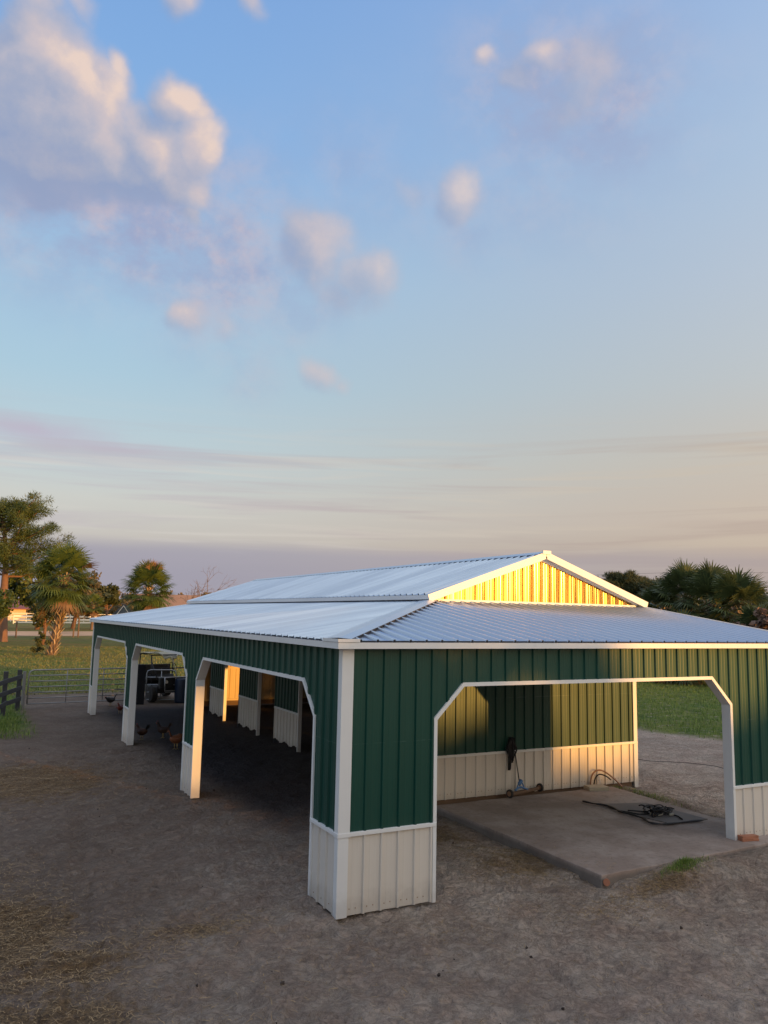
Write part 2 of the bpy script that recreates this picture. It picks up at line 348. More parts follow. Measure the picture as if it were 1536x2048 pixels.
def leaves_obj(name, verts, n_per, m, parent=None, rnd=None):
    """verts: (N, n_per, 3) numpy: N separate faces with n_per corners"""
    N = verts.shape[0]
    me = bpy.data.meshes.new(name)
    me.vertices.add(N*n_per); me.vertices.foreach_set('co', verts.reshape(-1).astype(np.float32))
    me.loops.add(N*n_per); me.loops.foreach_set('vertex_index', np.arange(N*n_per, dtype=np.int32))
    me.polygons.add(N); me.polygons.foreach_set('loop_start', (np.arange(N)*n_per).astype(np.int32))
    me.update(calc_edges=True)
    if rnd is None: rnd = rng.random(N)
    a = me.attributes.new('rnd', 'FLOAT', 'FACE'); a.data.foreach_set('value', np.clip(rnd, 0, 1).astype(np.float32))
    return mesh_obj(name, me, m, parent)
def unit(n):
    v = rng.normal(size=(n, 3)); return v/np.linalg.norm(v, axis=1, keepdims=True)

# ================================================================== GROUND
def gmat():
    m = bpy.data.materials.new('ground_soil_and_grass'); m.use_nodes = True; t = NT(m.node_tree); b = m.node_tree.nodes['Principled BSDF']
    P = t.new('ShaderNodeNewGeometry').outputs['Position']; x, y, z = t.sep(P)
    big = t.noise(P, .25, 5, .6); mid = t.noise(P, 1.6, 6, .62); fin = t.noise(P, 14, 6, .7); vf = t.noise(P, 70, 3, .7)
    sand = t.mix(t.smooth(mid, .34, .68), (.66, .50, .40, 1), (.84, .70, .575, 1))
    sand = t.mix(t.math('MULTIPLY', t.smooth(fin, .40, .66), .30), sand, (.15, .115, .095, 1))
    sand = t.mix(t.math('MULTIPLY', t.smooth(big, .42, .62), .35), sand, (.20, .152, .120, 1))
    sand = t.mix(t.math('MULTIPLY', t.smooth(vf, .55, .75), .5), sand, (.40, .36, .31, 1))
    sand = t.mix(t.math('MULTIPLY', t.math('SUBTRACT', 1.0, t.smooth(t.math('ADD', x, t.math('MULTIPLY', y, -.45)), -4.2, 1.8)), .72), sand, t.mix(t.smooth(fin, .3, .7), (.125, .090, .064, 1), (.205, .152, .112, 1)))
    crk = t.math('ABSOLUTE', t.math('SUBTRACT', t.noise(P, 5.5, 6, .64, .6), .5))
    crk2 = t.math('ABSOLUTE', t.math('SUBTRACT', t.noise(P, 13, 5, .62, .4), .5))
    sand = t.mix(t.math('MULTIPLY', t.math('SUBTRACT', 1.0, t.smooth(crk, .0, .045)), .32), sand, (.13, .10, .082, 1))  # crevice shade painted into the sand colour as dark lines
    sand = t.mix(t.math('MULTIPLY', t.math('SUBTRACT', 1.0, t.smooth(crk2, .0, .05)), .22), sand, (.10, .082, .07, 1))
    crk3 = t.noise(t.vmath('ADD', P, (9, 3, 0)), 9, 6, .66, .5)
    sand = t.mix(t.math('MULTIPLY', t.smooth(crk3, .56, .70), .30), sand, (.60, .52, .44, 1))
    # straw litter stains
    acc = None
    for cx, cy, rx, ry, st_ in ((-2.6,9.3,1.9,2.2,.95),(-3.4,1.1,.75,1.3,1.0),(-2.9,0.0,1.0,.7,.7),(-3.1,-1.2,.8,.8,.9),(-1.5,.35,.7,.3,.6),(3.5,.9,.9,.7,.75),(3.0,2.6,.5,1.2,.65),(4.3,-.85,.9,.35,.7),(-4.5,6,1.2,3,.7)):
        dd = t.vmath('MULTIPLY', t.vmath('SUBTRACT', P, (cx, cy, 0)), (1/rx, 1/ry, 0)); q_ = t.math('MULTIPLY', t.math('EXPONENT', t.math('MULTIPLY', t.vmath('DOT_PRODUCT', dd, dd, out=1), -1.0)), st_)
        acc = q_ if acc is None else t.math('MAXIMUM', acc, q_)
    sn = t.noise(P, 3.2, 7, .72, .8)
    st = t.smooth(t.math('ADD', acc, t.math('MULTIPLY', t.math('SUBTRACT', sn, .5), 1.6)), .30, .75)
    sand = t.mix(t.math('MULTIPLY', st, .72), sand, t.mix(t.smooth(t.noise(P, 24, 4, .7), .35, .65), (.105, .066, .034, 1), (.33, .205, .085, 1)))
    # roof shade painted into the soil colour inside the barn
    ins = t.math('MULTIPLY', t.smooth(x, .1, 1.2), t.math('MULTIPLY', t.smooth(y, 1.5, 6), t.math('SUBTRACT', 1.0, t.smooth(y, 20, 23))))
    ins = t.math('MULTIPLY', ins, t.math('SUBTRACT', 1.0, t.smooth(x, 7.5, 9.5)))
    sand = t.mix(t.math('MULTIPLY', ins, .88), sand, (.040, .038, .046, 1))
    # grass
    gn = t.noise(P, .9, 6, .65); gl = t.noise(t.vmath('MULTIPLY', P, (.25, .8, 1)), .35, 5, .6)
    gc = t.mix(t.smooth(gn, .35, .66), (.085, .17, .030, 1), (.25, .31, .065, 1))
    gc = t.mix(t.math('MULTIPLY', t.smooth(t.noise(P, 9, 6, .7), .45, .65), .6), gc, (.065, .09, .025, 1))
    gc = t.mix(t.math('MULTIPLY', t.smooth(gl, .42, .62), t.math('MULTIPLY_ADD', t.smooth(y, 30, 55), .5, .18)), gc, (.30, .20, .080, 1))
    far = t.smooth(y, 45, 110)
    gc = t.mix(t.math('MULTIPLY', far, .45), gc, (.24, .165, .075, 1))
    wob = t.math('MULTIPLY', t.math('SUBTRACT', t.noise(P, .45, 6, .65), .5), 7)
    back = t.smooth(t.math('ADD', y, wob), 26.5, 29.5)
    # right paddock: line through (15.5,10.6)-(16.4,7.8)
    rg = t.smooth(t.math('ADD', t.math('ADD', x, t.math('MULTIPLY', y, .32)), t.math('MULTIPLY', wob, .35)), 18.2, 19.6)
    lft = t.math('MULTIPLY', t.math('SUBTRACT', 1.0, t.smooth(t.math('ADD', x, t.math('MULTIPLY', wob, .22)), -2.3, -1.7)), t.smooth(t.math('ADD', y, wob), 14.5, 18))
    gm = t.math('MAXIMUM', t.math('MAXIMUM', back, rg), lft)
    thin = t.smooth(t.noise(P, 2.6, 6, .7), .25, .50)
    gm = t.math('MULTIPLY', gm, t.math('MAXIMUM', thin, t.smooth(y, 30, 45)))
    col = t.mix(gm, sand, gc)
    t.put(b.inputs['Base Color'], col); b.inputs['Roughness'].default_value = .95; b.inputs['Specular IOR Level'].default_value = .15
    h = t.math('ADD', t.math('MULTIPLY', t.noise(P, 9, 8, .72), .10), t.math('MULTIPLY', t.noise(P, 36, 5, .7), .035))
    mus = t.new('ShaderNodeTexVoronoi'); t.put(mus.inputs['Vector'], t.vmath('ADD', P, t.vmath('MULTIPLY', t.noise(P, 3, 3, out=1), (.5, .5, 0)))); mus.inputs['Scale'].default_value = 6.5
    h = t.math('ADD', h, t.math('MULTIPLY', t.smooth(mus.outputs['Distance'], .0, .5), .022))
    bn = t.new('ShaderNodeBump'); bn.inputs['Strength'].default_value = 1; bn.inputs['Distance'].default_value = 1.0
    h = t.math('ADD', h, t.math('ADD', t.math('MULTIPLY', t.smooth(crk, 0, .09), .035), t.math('MULTIPLY', crk3, .05)))
    t.put(bn.inputs['Height'], h); t.put(b.inputs['Normal'], bn.outputs[0]); return m
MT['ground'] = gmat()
def vnoise(X, Y, s, seed):     # smooth value noise on arrays
    r = np.random.default_rng(seed).random((257, 257))
    u, v = X/s, Y/s; i, j = np.floor(u).astype(int), np.floor(v).astype(int); fu, fv = u-i, v-j
    fu, fv = fu*fu*(3-2*fu), fv*fv*(3-2*fv); i %= 256; j %= 256
    a, b, c, d = r[i, j], r[i+1, j], r[i, j+1], r[i+1, j+1]
    return (a*(1-fu)+b*fu)*(1-fv)+(c*(1-fu)+d*fu)*fv-.5
def ground():
    def axis(lo, hi, fine, far_lo, far_hi, n):
        mid = np.arange(lo, hi, fine)
        k = np.linspace(0, 1, n+1)[1:]**3
        return np.concatenate([(lo-(lo-far_lo)*k)[::-1], mid, hi+(far_hi-hi)*k])
    xs = axis(-6, 11, .04, -1800, 2600, 60); ys = axis(-5.5, 14, .04, -1400, 3500, 70)
    X, Y = np.meshgrid(xs, ys, indexing='ij')
    near = np.clip(1-np.maximum(np.abs(X-2.5)-7.5, np.abs(Y-4.2)-8.5)/1.2, 0, 1)
    Z = (vnoise(X, Y, 1.7, 1)*.05 + vnoise(X, Y, .55, 2)*.04 + vnoise(X, Y, .22, 3)*.045 + vnoise(X, Y, .11, 4)*.030)*near
    # tyre tracks
    for (ax, ay, bx, by) in ((-4.6,-3,-3.2,6.5),(-3.2,-3.2,-2.0,6.2),(.2,-5.5,5,-3.4),(.8,-6.4,6,-4.2)):
        dx, dy = bx-ax, by-ay; L = math.hypot(dx, dy); u = ((X-ax)*dx+(Y-ay)*dy)/L; v = ((X-ax)*dy-(Y-ay)*dx)/L
        mk = (np.abs(v) < .13)*(u > 0)*(u < L)
        Z += mk*(-.022+.014*np.sin(u*34+np.abs(v)*14))
    mw = vnoise(X, Y, .5, 9)*.5+vnoise(X, Y, .15, 10)*.25
    Z += .150*np.clip((X-3.75)/1.3, 0, 1)*np.exp(-((Y+.62+mw*.25)/.42)**2)*(Y < 0)
    Z += .130*np.clip((Y+.3)/.6, 0, 1)*np.clip((4.4-Y)/.8, 0, 1)*np.exp(-((X-8.1+mw*.3)/.45)**2)
    rp = np.random.default_rng(77)
    for k in range(3800):
        px_, py_ = (rp.uniform(-5.5, 10.5), rp.uniform(-5.2, 13.5)) if k % 2 else (rp.uniform(-4.5, 8), rp.uniform(-5.2, 2.5))
        if 3.3 < px_ < 8.3 and -.8 < py_ < 4: continue
        r_ = rp.uniform(.035, .085); i0 = int(np.searchsorted(xs, px_-r_*2.2)); i1 = int(np.searchsorted(xs, px_+r_*2.2)); j0 = int(np.searchsorted(ys, py_-r_*2.2)); j1 = int(np.searchsorted(ys, py_+r_*2.2))
        a_ = rp.uniform(0, 3.14); dx, dy = X[i0:i1, j0:j1]-px_, Y[i0:i1, j0:j1]-py_; u = (dx*math.cos(a_)+dy*math.sin(a_))/r_; v = (-dx*math.sin(a_)+dy*math.cos(a_))/(r_*.75); q = u*u+v*v
        Z[i0:i1, j0:j1] += rp.uniform(.012, .030)*(-np.exp(-q*1.3)+.55*np.exp(-(np.sqrt(q)-1.35)**2*5))
    Z -= .012
    Z[near <= 0] = -.012
    global GX, GY, GZ
    GX, GY, GZ = xs, ys, Z
    n, m_ = X.shape
    me = bpy.data.meshes.new('ground'); co = np.stack([X, Y, Z], -1).reshape(-1, 3)
    me.vertices.add(n*m_); me.vertices.foreach_set('co', co.reshape(-1).astype(np.float32))
    I_, J_ = np.meshgrid(np.arange(n-1), np.arange(m_-1), indexing='ij'); a = (I_*m_+J_).reshape(-1)
    q = np.stack([a, a+m_, a+m_+1, a+1], -1); N = len(a)
    me.loops.add(N*4); me.loops.foreach_set('vertex_index', q.reshape(-1).astype(np.int32))
    me.polygons.add(N); me.polygons.foreach_set('loop_start', (np.arange(N)*4).astype(np.int32)); me.update(calc_edges=True)
    me.polygons.foreach_set('use_smooth', np.ones(N, bool))
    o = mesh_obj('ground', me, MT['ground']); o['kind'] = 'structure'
def ground_z(x_, y_):
    i = np.clip(np.searchsorted(GX, x_)-1, 0, len(GX)-2); j = np.clip(np.searchsorted(GY, y_)-1, 0, len(GY)-2)
    fx = (x_-GX[i])/(GX[i+1]-GX[i]); fy = (y_-GY[j])/(GY[j+1]-GY[j])
    return (GZ[i,j]*(1-fx)+GZ[i+1,j]*fx)*(1-fy)+(GZ[i,j+1]*(1-fx)+GZ[i+1,j+1]*fx)*fy
ground()
# dirt track far behind the lawn
def road_fn(t, P, c, b):
    return t.mix(t.smooth(t.noise(t.vmath('MULTIPLY', P, (.3, 1, 1)), .5, 5), .4, .65), c, (.30, .19, .11, 1))
MT['road'] = mat('sandy_track', (.62, .40, .24), .95, 0, 0, .15, .5, fn=road_fn)
r_ = B(); pts = [(-60,100,0),(0,112,0),(60,128,0),(140,150,0)]
for (a, b) in zip(pts, pts[1:]):
    r_.face([(a[0],a[1]-9,.004),(b[0],b[1]-9,.004),(b[0],b[1]+14,.004),(a[0],a[1]+14,.004)])
r_.build('dirt_road', MT['road'])['kind'] = 'structure'
# concrete slab
def conc_fn(t, P, c, b):
    n = t.noise(P, 1.2, 6, .65); n2 = t.noise(P, 12, 6, .7)
    c = t.mix(t.smooth(n, .36, .66), (.26, .20, .168, 1), (.37, .305, .265, 1))
    c = t.mix(t.math('MULTIPLY', t.smooth(n2, .5, .68), .35), c, (.10, .078, .064, 1))
    sp = t.noise(P, 26, 3, .6); c = t.mix(t.math('MULTIPLY', t.smooth(sp, .68, .76), .7), c, (.05, .04, .035, 1))
    x, y, z = t.sep(P)
    return t.mix(t.math('MULTIPLY', t.math('SUBTRACT', 1.0, t.smooth(z, .06, .125)), .6), c, (.10, .095, .085, 1))
MT['concrete'] = mat('concrete', (.2,.18,.16), .9, 0, 0, 0, 1, .006, 16, fn=conc_fn)
def slab():
    bm = bmesh.new(); N = 26
    outline = []
    cs = [(3.62,-.42),(8.1,-.30),(7.62,1.2),(7.80,3.75),(3.62,3.75)]
    for (a, b) in zip(cs, cs[1:]+cs[:1]):
        for k in range(N):
            t = k/N; j = (random.random()-.5)*.03
            outline.append((a[0]+(b[0]-a[0])*t+j, a[1]+(b[1]-a[1])*t+j, 0))
    f = bm.faces.new([bm.verts.new(p) for p in outline])
    bmesh.ops.translate(bm, verts=bm.verts, vec=(0,0,-.1))
    r = bmesh.ops.extrude_face_region(bm, geom=[f]); bmesh.ops.translate(bm, verts=[v for v in r['geom'] if isinstance(v, bmesh.types.BMVert)], vec=(0,0,.235))
    bmesh.ops.recalc_face_normals(bm, faces=bm.faces)
    me = bpy.data.meshes.new('concrete_slab'); bm.to_mesh(me); bm.free()
    o = mesh_obj('concrete_slab', me, MT['concrete']); o['kind'] = 'structure'
    md = o.modifiers.new('bevel', 'BEVEL'); md.width = .012; md.segments = 2; md.limit_method = 'ANGLE'
slab()

# ================================================================== BARN
barn = empty('barn', (0,0,0)); tag(barn, 'long open-sided metal barn with dark green walls, tan wainscot and pale galvanised roof', 'barn')
ZB, ZL, ZH, H = .90, 2.17, 2.575, 3.06
RS = .2286
def profile(L, start=0.0, rib=.024, base=.046, top=.024):
    """(u, offset) pairs of a ribbed sheet"""
    pts = [(0, 0)]; u = start
    while u < L+.1:
        seg = [(u-base/2, 0), (u-top/2, rib), (u+top/2, rib), (u+base/2, 0)]
        c = u+RS/2
        seg += [(c-.048, 0), (c-.038, .0013), (c-.028, .0013), (c-.018, 0), (c+.018, 0), (c+.028, .0013), (c+.038, .0013), (c+.048, 0)]
        pts += [p for p in seg if 0 < p[0] < L]; u += RS
    pts.append((L, 0)); return pts
def interp(pts, u):
    for (a, b) in zip(pts, pts[1:]):
        if a[0] <= u <= b[0]: return a[1]+(b[1]-a[1])*(u-a[0])/max(1e-9, b[0]-a[0])
    return 0
def sheet(b, org, du, dv, dn, L, segs, start=.1, minor=True, **kw):
    """segs: (u0,u1,lo0,lo1,hi0,hi1) in sheet coordinates; du along, dv up/down the ribs, dn outward"""
    org, du, dv, dn = map(Vector, (org, du, dv, dn)); pr = profile(L, start, **kw)
    if not minor: pr = [p for p in pr if p[1] == 0 or p[1] > .01]
    for (u0, u1, l0, l1, h0, h1) in segs:
        us = [(u0, interp(pr, u0))]+[p for p in pr if u0+1e-4 < p[0] < u1-1e-4]+[(u1, interp(pr, u1))]
        for (a, b_) in zip(us, us[1:]):
            fa, fb = (a[0]-u0)/(u1-u0), (b_[0]-u0)/(u1-u0)
            la, lb, ha, hb = l0+(l1-l0)*fa, l0+(l1-l0)*fb, h0+(h1-h0)*fa, h0+(h1-h0)*fb
            P = lambda u, v, n: org+du*u+dv*v+dn*n
            if ha-la < 1e-4 and hb-lb < 1e-4: continue
            b.face([P(a[0], la, a[1]), P(b_[0], lb, b_[1]), P(b_[0], hb, b_[1]), P(a[0], ha, a[1])])
def up_segs(L, ops, top=H):
    s = []; u = 0
    for (a, b) in ops:
        s.append((u, a, ZB, ZB, top, top)); c = ZH-ZL
        s += [(a, a+c, ZL, ZH, top, top), (a+c, b-c, ZH, ZH, top, top), (b-c, b, ZH, ZL, top, top)]; u = b
    s.append((u, L, ZB, ZB, top, top)); return [q for q in s if q[1]-q[0] > 1e-3]
def opening_trim(org, du, dn, a, b, zbase=0.0, zbase2=None, wd=.045, front=.026, depth=.14, parent=barn, name='opening_trim'):
    """jamb, chamfer and header of one opening; runs round its edge"""
    org, du, dn = map(Vector, (org, du, dn)); c = ZH-ZL; up_ = Vector((0,0,1))
    zbase2 = zbase if zbase2 is None else zbase2
    path = [(a, zbase), (a, ZL), (a+c, ZH), (b-c, ZH), (b, ZL), (b, zbase2)]
    def off(k, d):
        p = Vector(path[k]); t1 = (p-Vector(path[k-1])).normalized() if k else None; t2 = (Vector(path[k+1])-p).normalized() if k < len(path)-1 else None
        n1 = Vector((-t1.y, t1.x)) if t1 else None; n2 = Vector((-t2.y, t2.x)) if t2 else None
        if n1 is None: n = n2
        elif n2 is None: n = n1
        else: n = (n1+n2).normalized(); n = n/n.dot(n1)
        return p+n*d
    bb = B()
    P = lambda q, n: org+du*q.x+up_*q.y+dn*n
    for k in range(len(path)-1):
        i0, i1, o0, o1 = off(k, -.004), off(k+1, -.004), off(k, wd), off(k+1, wd)
        A = [P(i0, front), P(i1, front), P(o1, front), P(o0, front), P(i0, -depth), P(i1, -depth), P(o1, -depth), P(o0, -depth)]
        for q in ((0,1,2,3),(0,4,5,1),(4,7,6,5),(3,2,6,7)): bb.face([A[i] for i in q])
    return bb.build(name, MT['white'], parent)
def wall(org, du, dn, L, ops, wz=None, name=''):
    """a ribbed wall with openings: green above, tan below, belt and trims"""
    b = B(); sheet(b, org, du, (0,0,1), dn, L, up_segs(L, ops)); b.build('green_wall_panel', MT['green'], barn)
    u = 0; dvu, dnn, oo = Vector(du), Vector(dn), Vector(org)
    for (a, e) in list(ops)+[(L, L)]:
        if a-u > .05:
            z0 = wz(u) if wz else .012
            b = B(); sheet(b, org, du, (0,0,1), dn, L, [(u, a, z0, z0, ZB, ZB)])
            n = int((a-u)/RS)
            for i in range(n+1):           # screws along the foot
                for d in (.05, .13):
                    uu = .1+(math.ceil((u-.1)/RS)+i)*RS+d
                    if u+.02 < uu < a-.02:
                        c = oo+dvu*uu+Vector((0,0,z0+.07+random.random()*.01)); q = B()
                        b.beam(c, c+dnn*.006, .010, .010, mi=1)
            b.build('wainscot_panel', [MT['tan'], MT['hub']], barn)
            b = B(); c0 = oo+dvu*(u+.0)+Vector((0,0,ZB+.012)); c1 = oo+dvu*a+Vector((0,0,ZB+.012))
            b.beam(c0+dnn*.006, c1+dnn*.006, .052, .046); b.build('belt_trim', MT['white'], barn, bevel=.004)
        u = e
    for (a, e) in ops:
        opening_trim(org, du, dn, a, e, 0.0 if not wz else wz(a)*.0, None if not wz else (wz(e) if e < L else 0))
# front wall (y=0), left wall (x=0), wall behind the slab (y=4), right wall
A_, B_ = 1.307, 6.713
FW = 8.17
wall((0,0,0), (1,0,0), (0,-1,0), FW, [(A_, B_)], wz=lambda u: .135 if u > 3 else .012)
YS = [(.81, 6.51), (7.31, 13.0), (13.78, 19.59)]; YE = 20.2
# left wall, seen from outside: run from the far end towards the corner so the outward normal is -x
wall((0,0,0), (0,1,0), (-1,0,0), YE, YS)
# corner trims
def ltrim(cx, cy, sx, sy, z0, z1, wx=.125, wy=.075, t=.030):
    b = B(); b.box((cx-sx*t, cy-sy*t, z0), (cx+sx*wx, cy-sy*.002, z1)); b.box((cx-sx*t, cy-sy*.002, z0), (cx-sx*.002, cy+sy*wy, z1))
    b.build('corner_trim', MT['white'], barn, bevel=.003)
ltrim(0, 0, 1, 1, ZB+.035, H); ltrim(0, 0, 1, 1, 0, ZB-.016, .11, .07, .028)
b = B(); b.box((-.036,-.036,ZB-.016), (.13,-.001,ZB+.037)); b.box((-.036,-.001,ZB-.016),(-.001,.08,ZB+.037)); b.build('belt_trim', MT['white'], barn, bevel=.004)
ltrim(FW, 0, -1, 1, 0, H); ltrim(0, YE, 1, -1, 0, H, .12, .06)
# wall behind the slab
X0, X1, YB, YK = 3.66, 8.74, 4.0, 21.3
RT = 3.74                                     # roof height against the raised bay
b = B(); sheet(b, (X0, YB, 0), (1,0,0), (0,0,1), (0,-1,0), X1-X0, [(0, X1-X0, ZB, ZB, RT-.05, RT-.05)]); b.build('green_wall_panel', MT['green'], barn)
b = B(); sheet(b, (X0, YB, 0), (1,0,0), (0,0,1), (0,-1,0), X1-X0, [(0, X1-X0, .15, .11, ZB, ZB)])
for i in range(23):
    for d in (.05, .12):
        c = Vector((X0+.1+i*RS+d, YB, .24-.0015*i)); 
        if c.x < X1-.1: b.beam(c, c+Vector((0,-.006,0)), .011, .011, mi=1)
b.build('wainscot_panel', [MT['tan'], MT['hub']], barn)
b = B(); b.box((X0, YB-.034, ZB-.012), (X1+.03, YB+.012, ZB+.036)); b.build('belt_trim', MT['white'], barn, bevel=.004)
b = B(); b.box((X1-.075, YB-.028, 0), (X1+.03, YB-.001, ZB-.013)); b.box((X1+.0, YB-.001, 0), (X1+.03, YB+.12, ZB-.013)); b.build('corner_trim', MT['white'], barn)
b = B(); b.box((X1-.075, YB-.028, ZB+.037), (X1-.025, YB-.001, RT-.1)); b.box((X1-.022, YB-.024, ZB+.037), (X1+.03, YB-.001, RT-.1)); b.box((X1+.0, YB-.001, ZB+.037), (X1+.03, YB+.12, RT-.1)); b.build('corner_trim', MT['white'], barn)
b = B(); b.box((X0, YB+.03, -.02), (X1-.1, YB+.075, .13)); b.build('skirt_board', MT['wood'], barn)
# interior side of that wall, so that the stalls are closed
b = B(); b.face([(X0,YB+.09,.15),(X1,YB+.09,.15),(X1,YB+.09,RT-.05),(X0,YB+.09,RT-.05)]); b.build('liner_panel', MT['liner'], barn)
# back wall of the stalls (seen lit through the gaps)
b = B(); sheet(b, (X0, 21.0, 0), (1,0,0), (0,0,1), (0,-1,0), X1-X0, [(0, X1-X0, .24, .24, RT, RT)], rib=.012); b.build('liner_panel', MT['liner'], barn)
b = B(); b.box((X0, 20.93, 1.36), (X1, 20.985, 1.42)); b.build('girt', MT['liner'], barn)
b = B(); b.box((X0, 20.93, .18), (X1, 20.985, .25)); b.build('girt', MT['liner'], barn)
b = B(); b.box((X0, 20.95, 0), (X1, 20.99, .18)); b.build('skirt_board', MT['wood'], barn)
# stall fronts along x = X0
for (a, e) in ((7.25,8.95),(10.38,12.1),(13.5,15.27),(16.8,18.45),(19.6,21.0)):
    b = B(); sheet(b, (X0, a, 0), (0,1,0), (0,0,1), (-1,0,0), e-a, [(0, e-a, ZB+.07, ZB+.07, RT-.08, RT-.08)])
    pn = b.build('stall_partition', MT['green'], barn)
    pr = profile(e-a, .1); b = B(); jag = []
    for (p, q) in zip(pr, pr[1:]):
        z0 = .10+.035*math.sin(p[0]*9)+random.random()*.015
        b.face([(X0-p[1], a+p[0], z0), (X0-q[1], a+q[0], z0), (X0-q[1], a+q[0], ZB+.03), (X0-p[1], a+p[0], ZB+.03)])
    b.build('wainscot_panel', MT['tan'], pn)
    b = B(); b.box((X0-.03, a, ZB+.025), (X0, e, ZB+.072)); b.build('belt_trim', MT['white'], pn)
    b = B(); b.box((X0-.030, a-.045, .0), (X0+.065, a-.001, RT-.1)); b.build('end_post', MT['white'], pn)
    b = B(); b.box((X0-.0, e+.001, .0), (X0+.10, e+.06, RT-.1)); b.build('end_post', MT['darkwood'], pn)
    b = B()
    for k in range(5): b.box((X0+.03, a+.01, .12+.21*k), (X0+.06, e-.01, .29+.21*k))
    b.build('kick_board', MT['wood'], pn)
# unseen right wall, openings placed to let sun onto the stall walls
for (a, e) in ((4.12,5.02),(5.75,10.45),(11.15,12.35),(14.0,15.75),(16.9,21.2)):
    b = B(); sheet(b, (X1, a, 0), (0,1,0), (0,0,1), (1,0,0), e-a, [(0, e-a, ZB, ZB, H, H)]); b.build('green_wall_panel', MT['green'], barn)
    b = B(); sheet(b, (X1, a, 0), (0,1,0), (0,0,1), (1,0,0), e-a, [(0, e-a, .01, .01, ZB, ZB)]); b.build('wainscot_panel', MT['tan'], barn)
    b = B(); b.box((X1-.12, a, 0), (X1-.01, e, H)); b.build('wall_post', MT['white'], barn)
b = B(); sheet(b, (X1, 4.12, 0), (0,1,0), (0,0,1), (1,0,0), 17.1, [(0, 17.1, 2.6, 2.6, RT, RT)]); b.build('green_wall_panel', MT['green'], barn)
# inside of the left and front walls: frame tubes and back faces
for (a, e) in ((0,.81),(6.51,7.31),(13.0,13.78),(19.59,20.2)):
    b = B(); b.box((.04, a+.02, 0), (.12, e-.02, H-.1)); b.build('wall_post', MT['white'], barn)
b = B(); b.box((.14, .15, 2.72), (.19, YE-.1, 2.80)); b.box((.2, .14, 2.72), (FW-.1, .19, 2.80)); b.build('header_tube', MT['steel'], barn)

# ---- roofs
EZ = 3.135; ex = .13
sl_ = (RT-EZ)/(X0+ex)                           # both lean-to pitches are equal
def ridge_n(dv): return dv
# front lean-to: ribs run along y
du = Vector((1,0,0)); Ly = YB+ex; dv = Vector((0, Ly, RT-EZ))
LX = 8.86+ex
b = B(); hx = X0+ex
sheet(b, (-ex, -ex, EZ), du, dv, Vector((0,-(RT-EZ),Ly)).normalized(), LX, [(0, hx, 0, 0, 0, 1), (hx, LX, 0, 0, 1, 1)], start=.06, minor=False, rib=.032)
fr = b.build('front_roof_sheet', MT['roof'], barn)
# left lean-to: ribs run along x; u along y from the hip corner
b = B(); Lx = X0+ex; dvx = Vector((Lx, 0, RT-EZ)); yb0, yb1 = YE+.18+ex, YK+.15+ex
sheet(b, (-ex, -ex, EZ), (0,1,0), dvx, Vector((-(RT-EZ),0,Lx)).normalized(), yb1, [(0, Ly, 0, 0, 0, 1), (Ly, yb0, 0, 0, 1, 1), (yb0, yb1, 0, 1, 1, 1)], start=.06, minor=False, rib=.032)
b.build('side_roof_sheet', MT['roofside'], barn)
# undersides / purlins
b = B()
for k in range(1, 5):
    f = k/5; zz = EZ+(RT-EZ)*f-.07
    b.box((-ex+Lx*f-.04, .3+Ly*f, zz-.04), (-ex+Lx*f+.04, YE, zz))
    b.box((.3+hx*f, -ex+Ly*f-.04, zz-.04), (8.7, -ex+Ly*f+.04, zz))
b.build('purlin', MT['steel'], barn)
for yy in (6.9, 10.2, 13.4, 16.8, 20.0):
    b = B(); z0 = EZ-.14; b.beam((.05, yy, z0), (X0, yy, z0+(RT-EZ)*.95), .06, .08); b.build('rafter', MT['steel'], barn)
# fascias
b = B(); b.box((-ex-.012, -ex-.015, H-.005), (8.86, -ex+.010, EZ-.006)); b.build('fascia', MT['white'], barn)
b = B(); b.box((-ex-.015, -ex+.011, H-.005), (-ex+.010, YE+.18, EZ-.006)); b.build('fascia', MT['white'], barn)
b = B(); b.face([(-ex+.01,-ex+.01,H+.002),(8.86,-ex+.01,H+.002),(8.86,0,H+.002),(-ex+.01,0,H+.002)]); b.face([(-ex+.01,0,H+.002),(0,0,H+.002),(0,YE,H+.002),(-ex+.01,YE,H+.002)]); b.build('soffit', MT['white'], barn)
b = B(); b.beam((8.90,-ex,EZ-.02), (8.90,YB,RT-.02), .05, .13); b.build('rake_trim', MT['white'], barn)
b = B(); b.beam((-ex, yb0-ex+.02, EZ-.02), (X0, yb1-ex+.02, RT-.02), .05, .12); b.build('rake_trim', MT['white'], barn)
# hip cap
def strip(name, p, q, half, lift, m, nside=((1,0,0),(0,1,0)), drop=.0):
    p, q = Vector(p), Vector(q); bb = B(); L_ = (q-p)
    a = Vector(nside[0])*half; c = Vector(nside[1])*half
    za, zc = -.012, -.012
    top0, top1 = p+Vector((0,0,lift)), q+Vector((0,0,lift))
    l0, l1 = p+a[:] if False else p+a, q+a
    return top0, top1
hp0, hp1 = Vector((-ex,-ex,EZ)), Vector((X0,YB,RT))
b = B(); lf = .036
d = (hp1-hp0)
def on_left(P_, w_):  # point on the left roof plane offset w_ in +y
    return P_+Vector((0,w_,0))
def on_front(P_, w_): return P_+Vector((w_,0,0))
top = [hp0+Vector((0,0,lf+.014)), hp1+Vector((0,0,lf+.014))]
Lw, Fw = .34, .16
b.face([top[0], top[1], on_left(hp1, Lw)+Vector((0,0,lf)), on_left(hp0, Lw)+Vector((0,0,lf))])
b.face([top[1], top[0], on_front(hp0, Fw)+Vector((0,0,lf)), on_front(hp1, Fw)+Vector((0,0,lf))])
b.face([on_front(hp0,Fw)+Vector((0,0,lf)), on_front(hp0,Fw)+Vector((0,0,.02)), on_front(hp1,Fw)+Vector((0,0,.02)), on_front(hp1,Fw)+Vector((0,0,lf))])
